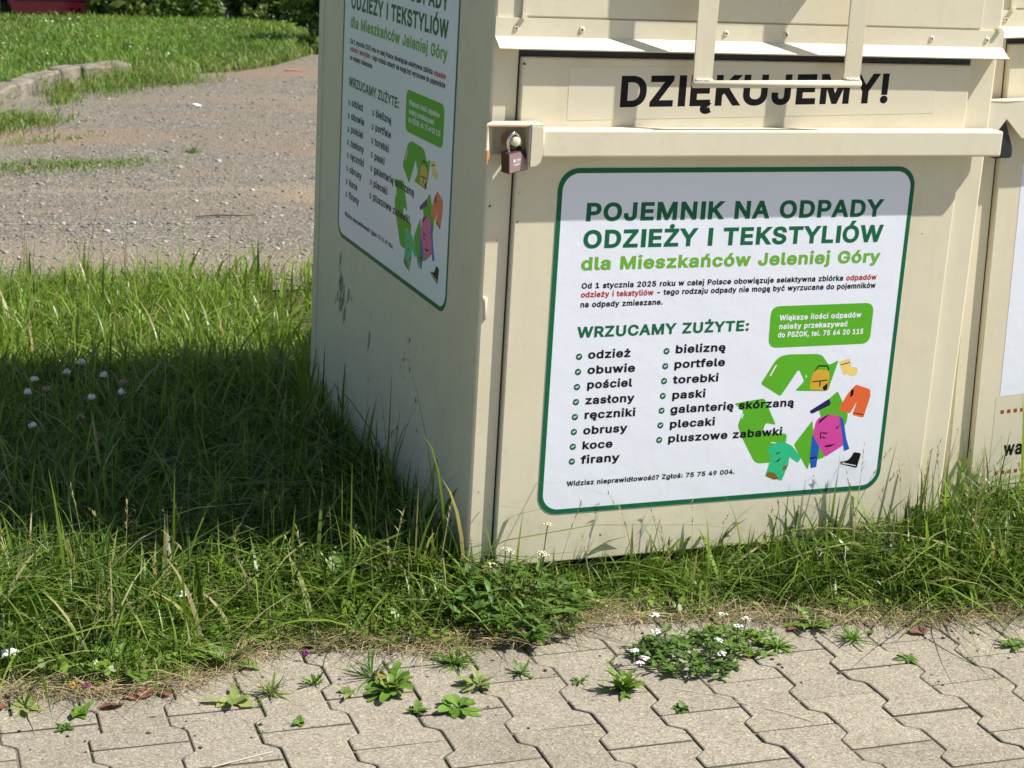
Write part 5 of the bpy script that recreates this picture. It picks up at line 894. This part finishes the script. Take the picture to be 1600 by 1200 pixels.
rosette('plantain', -.845, -.350, 9, .04, .016, 'oval', 'small rounded weed below the purple flower at left', 'weed', 'weed', (.1, .8), .7, (.4, .7))
rosette('plantain', -.93, -.30, 8, .05, .02, 'oval', 'pale yellow green weed lying on the paving at far left', 'weed', 'weed_pale', (.0, .5), .5, (.5, .9))
rosette('broadleaf_dock', -.735, -.215, 12, .11, .045, 'oval', 'broad leaved dock in the grass at the left edge of the paving', 'dock', 'weed', (.5, 1.3), .9, (.5, .75))
rosette('broadleaf_dock', -.56, -.22, 9, .09, .032, 'oval', 'smaller broad leaved dock behind the pale leaf weed', 'dock', 'weed', (.5, 1.3), .9, (.45, .7))
rosette('broadleaf_dock', -.25, .02, 10, .13, .04, 'oval', 'upright dock with long leaves in the shaded grass left of the corner', 'dock', 'weed', (.7, 1.4), .8, (.35, .6))
rosette('broadleaf_dock', -.06, -.06, 12, .11, .04, 'oval', 'leafy dock growing against the near corner of the container', 'dock', 'weed_dark', (.5, 1.4), .8, (.5, .9))
rosette('tuft_grass', -.30, -.335, 26, .085, .005, 'lance', 'dark spiky grass tuft behind the yellowish clump', 'grass tuft', 'weed_dark', (.15, 1.1), .5, (.2, .7))
rosette('tuft_grass', -.13, -.315, 60, .075, .0045, 'lance', 'low spreading grass tuft over the paving left of the yarrow', 'grass tuft', 'weed', (.1, 1.2), .8, (.3, .75))
rosette('tuft_grass', .70, -.41, 40, .06, .004, 'lance', 'little grass tuft growing on the paving right of the broad dandelion', 'grass tuft', 'weed', (.2, 1.3), .8, (.4, .8))
rosette('tuft_grass', -.50, -.355, 40, .055, .004, 'lance', 'yellow green grass tuft on the paving at left', 'grass tuft', 'weed_pale', (.2, 1.3), .8, (.2, .7))
rosette('tuft_grass', .53, -.40, 40, .06, .006, 'lance', 'flat pale mat of grass along the joint under the poster', 'grass tuft', 'weed', (.1, .9), .8, (.45, .84))
# bushy flowering weeds
def yarrow(x, y, n, hgt, spread, heads, label, mt, leafl, fm, hs=.0025, name='yarrow'):
    q = Leaves(); st = bmesh.new(); fl = bmesh.new()
    for i in range(n):
        a_ = random.uniform(0, 6.28); r_ = spread * math.sqrt(random.random()); zz = hgt * random.uniform(0, 1) * (1 - .5 * r_ / spread)
        for k in range(4):
            q.leaf((r_ * math.cos(a_), r_ * math.sin(a_), zz), random.uniform(0, 6.28), random.uniform(-.1, .9), leafl * random.uniform(.6, 1.2), leafl * .38, random.choice(['lobed', 'oval']), .5, random.uniform(.2, .9))
    o = q.build(name, M[mt], None, (x, y, GZ)); tag(o, label, 'flowering weed')
    for hx, hy, hz in heads:
        tube(st, [(hx * .5, hy * .5, 0), (hx * .9, hy * .9, hz * .6), (hx, hy, hz - .002)], .0012, 5)
        b = bmesh.new(); flower_head(b, (hx, hy, hz), .010, 14, hs); obj('flower_head', b, M[fm], o, True)
    obj('stem', st, M['weed_dark_stem'], o)
M['weed_dark_stem'] = simple('green_stem', (.06, .10, .02), .6)
yarrow(.05, -.150, 150, .125, .15, [(-.035, -.03, .175), (-.02, -.02, .165), (.045, -.03, .16), (.055, -.02, .15), (.075, .02, .20), (-.05, .0, .13)], 'bushy dark green yarrow with cream flower heads in front of the door gap', 'weed_dark', .032, 'cream_petal')
yarrow(.325, -.405, 120, .035, .10, [(-.12, -.005, .035), (-.11, -.03, .03), (-.05, .06, .075), (-.055, .04, .05), (.05, -.05, .03), (-.13, -.05, .03), (.07, .01, .03)], 'low mat of leaves with small white flowers spreading over the paving', 'weed_dark', .024, 'petal', .003, 'white_flower_weed')
yarrow(.45, -.372, 60, .04, .075, [(-.02, .03, .06), (.03, .02, .05), (.0, .0, .045)], 'thin creeping weed with sparse white flowers beside the larger mat', 'weed', .022, 'petal', .0025, 'white_flower_weed')
def small_flower(x, y, z0, h, label, group=None, fm='petal', r=.013, n=26, name='white_flower', cat='flower', lean=(.01, .01), ball=False):
    b = bmesh.new(); tube(b, [(0, 0, 0), (lean[0] * .4, lean[1] * .4, h * .55), (lean[0], lean[1], h)], .0013, 5)
    o = obj(name, b, M['weed_dark_stem']); o.location = (x, y, z0); tag(o, label, cat, group)
    b = bmesh.new(); flower_head(b, (lean[0], lean[1], h + .002), r, n, (.0026 if ball else .0042 * r / .013), ball)
    obj('flower_head', b, M[fm], o, True)
small_flower(-.611, -.04, GZ, .075, 'white yarrow flower standing in the sunny grass left of centre')
small_flower(-.955, -.18, GZ, .05, 'white yarrow flower at the left edge above the paving', r=.016)
CL = [(-.65, 1.38), (-.56, 1.34), (-.52, 1.26), (-.54, 1.17), (-.62, 1.14), (-.72, 1.23), (-.77, 1.21), (-.67, .97), (-.79, .93), (-.60, 1.47), (-.74, 1.33)]
for i, (x, y) in enumerate(CL):
    pinkish = i in (2, 5, 7)
    small_flower(x, y, GZ, .125, 'pinkish faded clover flower in the shaded grass' if pinkish else 'white clover flower in the shaded grass left of the container', 'clover flowers in the shaded grass', 'pink_petal' if pinkish else 'petal', .0095, 46, 'clover_flower', 'clover flower', ball=True)
def viola(x, y, mt, label):
    q = bmesh.new()
    for k in range(5):
        a_ = k * 1.2566; bmesh.ops.create_icosphere(q, subdivisions=1, radius=.0042, matrix=Matrix.Translation((x + .0042 * math.cos(a_), y, GZ + .018 + .0042 * math.sin(a_))) @ Matrix.Diagonal((1, .35, 1, 1)))
    o = obj('viola', q, M[mt], None, True); tag(o, label, 'flower')
    s_ = bmesh.new(); tube(s_, [(x, y + .004, GZ - .005), (x, y + .002, GZ + .016)], .001, 5); obj('stem', s_, M['weed_dark_stem'], o)
viola(-.822, -.275, 'purple_petal', 'tiny purple flower at the left edge of the paving'); viola(-.846, -.270, 'yellow_petal', 'tiny orange flower next to the purple one'); viola(-.405, -.235, 'purple_petal', 'tiny purple flower in the straw left of the yellowish clump')
for i, (x, y, s_, a_) in enumerate([(-.785, -.335, .045, .3), (-.72, -.30, .05, 1.2), (-.69, -.315, .03, 2.4), (-.985, -.29, .05, .8), (.86, -.40, .045, .4), (.60, -.33, .03, 1.0), (-.75, -.318, .028, 3.0)]):
    q = Leaves(); q.leaf((-s_ * .5, 0, 0), 0, .12, s_, s_ * .6, 'oval', .5, random.uniform(.1, .9), .3)
    o = q.build('fallen_leaf', M['red_leaf'], None, (x, y, GZ + .004)); o.rotation_euler = (random.uniform(-.2, .2), random.uniform(-.2, .2), a_)
    tag(o, ['withered red leaf lying at the paving edge on the left', 'curled red brown leaf against the grass at left'][i % 2] if i < 4 or i == 6 else ('withered reddish leaf by the grass right of the dandelions' if i == 4 else 'small brown leaf in straw below the poster'), 'fallen leaf', 'withered leaves along the paving edge')
# thin white straws lying on the blocks
for pts, lab in (([(.235, -.52), (.30, -.565), (.345, -.62)], 'thin pale straw lying across the blocks below the white flowers'), ([(.37, -.64), (.40, -.67), (.43, -.71)], 'short pale straw lying on the blocks at lower right'), ([(-.66, -.60), (-.60, -.585), (-.55, -.573)], 'pale straw along a joint at lower left')):
    b = bmesh.new(); tube(b, [(x, y, GZ + .0018) for x, y in pts], .0009, 5); tag(obj('straw', b, simple('pale_straw', (.55, .5, .4), .6)), lab, 'straw')
# things lying on the gravel
b = bmesh.new(); box(b, -.06, .06, -.014, .014, 0, .013, .003); o = obj('brick_piece', b, simple('orange_brick', (.42, .20, .13), .9, 0, .2, 60)); o.location = (2.02, 9.50, GZ); o.rotation_euler = (0, 0, -.2); tag(o, 'small orange brick piece lying on the far gravel', 'brick piece')
b = bmesh.new(); tube(b, [(-.13, 0, 0), (-.04, .012, .004), (.06, .004, .003), (.13, .02, .002)], [.004, .005, .004, .003], 6); o = obj('twig', b, simple('twig_bark', (.14, .10, .07), .9)); o.location = (.37, 4.10, GZ + .006); o.rotation_euler = (0, 0, -.05); tag(o, 'thin brown twig lying on the near gravel', 'twig')
b = bmesh.new(); box(b, -.025, .025, -.018, .018, 0, .008, .003); o = obj('paper_scrap', b, simple('white_paper', (.75, .74, .7), .8)); o.location = (.93, 7.58, GZ + .004); o.rotation_euler = (.2, .1, .6); tag(o, 'white paper scrap on the gravel below the lawn edge', 'litter')

# white clover specks on the far lawn
n = 150; x = rng.uniform(-.8, 3.2, n); y = edge_y(x) + .3 + rng.uniform(0, 1, n) * 3.2; x = x + (y - 9) * .12
stones('lawn_clover_flowers', n, lambda n_: (x, y, np.full(n_, .03) + rng.uniform(0, .03, n_)), .005, M['petal'], 'small white clover flowers scattered over the far lawn')
# ---------------------------------------------------------------- far side: bushes, trees, parked car
M['bush_leaf'] = leaf_mat('bush_leaf', (.018, .045, .008), (.10, .18, .025), .25, None, .5)
M['bush_light'] = leaf_mat('light_bush_leaf', (.05, .085, .018), (.17, .23, .05), .3, (.3, .26, .12), .5)
M['bark'] = simple('bark', (.075, .055, .04), .95, 0, .3, 40, .6, 60)
def cloud(n, blobs, size, seed, low=.0):
    r2 = np.random.default_rng(seed); P = []
    wts = np.array([b[3] ** 2 for b in blobs]); ids = r2.choice(len(blobs), n, p=wts / wts.sum())
    b_ = np.array(blobs)[ids]; d = r2.normal(0, 1, (n, 3)); d /= np.linalg.norm(d, axis=1)[:, None]
    rad = r2.uniform(.35, 1.0, n) ** .5
    c = b_[:, :3] + d * (rad * b_[:, 3])[:, None] * np.array([1, 1, .85])
    c = c[c[:, 2] > low]; n = len(c)
    u = r2.normal(0, 1, (n, 3)); u /= np.linalg.norm(u, axis=1)[:, None]; v = np.cross(u, r2.normal(0, 1, (n, 3))); v /= np.linalg.norm(v, axis=1)[:, None]
    s = size * np.exp(r2.normal(0, .3, n))[:, None]
    V = np.stack([c - u * s, c + v * s * .45, c + u * s, c - v * s * .45], 1).reshape(-1, 3)
    F = np.arange(n * 4).reshape(n, 4); T = np.repeat(np.clip(r2.normal(.5, .2, n), 0, 1), 4); return V, F, T
def bush(x, y, h, rad, n, size, seed, label, mt='bush_leaf', low=.02, name='bush'):
    r2 = random.Random(seed); o = empty(name, (x, y, -.25)); tag(o, label, name.replace('_', ' '))
    blobs = [(r2.uniform(-.6, .6) * rad, r2.uniform(-.6, .6) * rad, r2.uniform(.12, .85) * h, r2.uniform(.3, .55) * rad) for _ in range(14)]
    V, F, T = cloud(n, blobs, size, seed, low); link('crown', mesh_np('crown', V, F, {'tint': T}), o, M[mt])
    b = bmesh.new()
    for bl in blobs[:7]: tube(b, [(bl[0] * .15, bl[1] * .15, -.1), (bl[0] * .5, bl[1] * .5, bl[2] * .5), (bl[0], bl[1], bl[2])], [.022, .014, .006], 6)
    obj('stem', b, M['bark'], o)
bush(1.75, 14.05, .9, .5, 2600, .035, 31, 'green bramble bush right of the red car', 'bush_light')
bush(1.30, 13.78, .45, .22, 700, .03, 36, 'low leafy weed bush hiding the end of the red car', 'bush_leaf')
bush(2.35, 14.6, 2.0, .75, 4200, .045, 32, 'dark evergreen bush behind the middle of the lawn')
bush(3.1, 14.5, 1.9, .7, 4200, .045, 33, 'dark bush with bare brown stem at the back of the lawn')
bush(2.72, 13.75, .35, .16, 500, .028, 37, 'small yellow green sapling in front of the dark bushes', 'bush_light')
bush(3.75, 14.2, 1.5, .65, 3600, .04, 34, 'pale dry bush behind the lawn beside the container edge', 'bush_light')
bush(2.66, 10.98, 1.0, .46, 3800, .03, 35, 'dark shrub nearest the container at the right end of the lawn')
bush(2.05, 13.7, .8, .42, 2200, .032, 39, 'middle bramble bush between the pale bramble and the sapling')
bush(3.35, 13.6, .8, .42, 2000, .032, 40, 'rounded leafy bush behind the dark shrub at the lawn corner', 'bush_light')
bush(.5, 18.2, 2.6, 1.3, 5000, .06, 38, 'tall dark bush behind the red car')
def tree(x, y, h, cr, n, seed, label):
    r2 = random.Random(seed); o = empty('tree', (x, y, 0)); tag(o, label, 'tree')
    b = bmesh.new(); tube(b, [(0, 0, -.2), (.05, .02, h * .3), (.0, .08, h * .6), (.1, .0, h * .95)], [.17, .13, .09, .03], 10)
    blobs = []
    for i in range(13):
        a_ = r2.uniform(0, 6.28); d = r2.uniform(.2, .85) * cr; z = h * r2.uniform(.42, 1.0); blobs.append((d * math.cos(a_), d * math.sin(a_), z, cr * r2.uniform(.3, .5)))
        tube(b, [(0, .04, h * .35), (blobs[-1][0] * .5, blobs[-1][1] * .5, z * .8), blobs[-1][:3]], [.06, .035, .01], 6)
    obj('trunk', b, M['bark'], o)
    V, F, T = cloud(n, blobs, .075, seed); link('crown', mesh_np('crown', V, F, {'tint': T}), o, M['bush_leaf'])
tree(6.3, 14.5, 5.0, 1.9, 9000, 41, 'broadleaf tree shading the bushes at the back of the lawn')
tree(2.9, 17.4, 6.0, 2.3, 9000, 42, 'broadleaf tree standing behind the dark bushes')
tree(-2.2, 19.0, 6.5, 2.6, 8000, 43, 'broadleaf tree far behind the parked car')

car = empty('parked_car', (.10, 14.0, -.30)); car.rotation_euler = (0, 0, R(7)); tag(car, 'dark red parked car at the top left behind the lawn', 'car')
qm = NT('maroon_paint'); qm.col((.075, .005, .018)); qm.set(Roughness=.25); qm.p.inputs['Coat Weight'].default_value = .6
def arch(cx, r, n=14): return [(cx + r * math.cos(math.pi * i / n), .30 + r * math.sin(math.pi * i / n)) for i in range(n + 1)]
prof = [(-.82, .32), (-.80, .62), (-.70, .80), (.0, .92), (.55, .96), (1.1, 1.0), (2.9, .98), (3.35, .94), (3.42, .6), (3.38, .3)]
prof = prof + arch(2.58, .35) + [(2.2, .2)] + [(.4, .2)] + arch(0, .35)
b = bmesh.new(); prism(b, prof, 1, 0, 1.68, .02); body = obj('body', b, qm.m, car)
b = bmesh.new(); prism(b, [(.45, .97), (1.15, 1.40), (2.35, 1.42), (3.1, 1.0)], 1, .12, 1.56, .03); cab = obj('cabin', b, qm.m, car)
gl = simple('car_glass', (.03, .035, .04), .08)
for P in ([(.72, 1.02), (1.2, 1.35), (1.65, 1.36), (1.65, 1.02)], [(1.72, 1.02), (1.72, 1.36), (2.3, 1.37), (2.75, 1.03)]):
    b = bmesh.new(); prism(b, P, 1, .113, .135); obj('window', b, gl, cab)
ty = simple('tyre_rubber', (.02, .02, .02), .8); al = simple('alloy_rim', (.55, .55, .57), .3, .8)
for wx in (0, 2.58):
    for wy in (.02, 1.48):
        b = bmesh.new(); tube(b, [(wx, wy, .29), (wx, wy + .012, .29), (wx, wy + .17, .29), (wx, wy + .18, .29)], [.27, .295, .295, .27], 36); wh = obj('wheel', b, ty, car, False)
        b = bmesh.new(); tube(b, [(wx, wy - .006, .29), (wx, wy + .05, .29)], [.195, .205], 30); rim = obj('rim', b, al, wh)
b = bmesh.new(); box(b, -.3, 2.9, .1, 1.58, .17, .30); obj('underbody', b, M['dark'], car)
b = bmesh.new(); box(b, .42, 2.2, -.006, .02, .335, .365, .004); obj('sill_trim', b, qm.m, car)
b = bmesh.new(); box(b, -.83, -.74, .08, .4, .62, .74, .02); obj('headlight', b, gl, car)
b = bmesh.new(); box(b, -.83, -.74, 1.28, 1.6, .62, .74, .02); obj('headlight', b, gl, car)
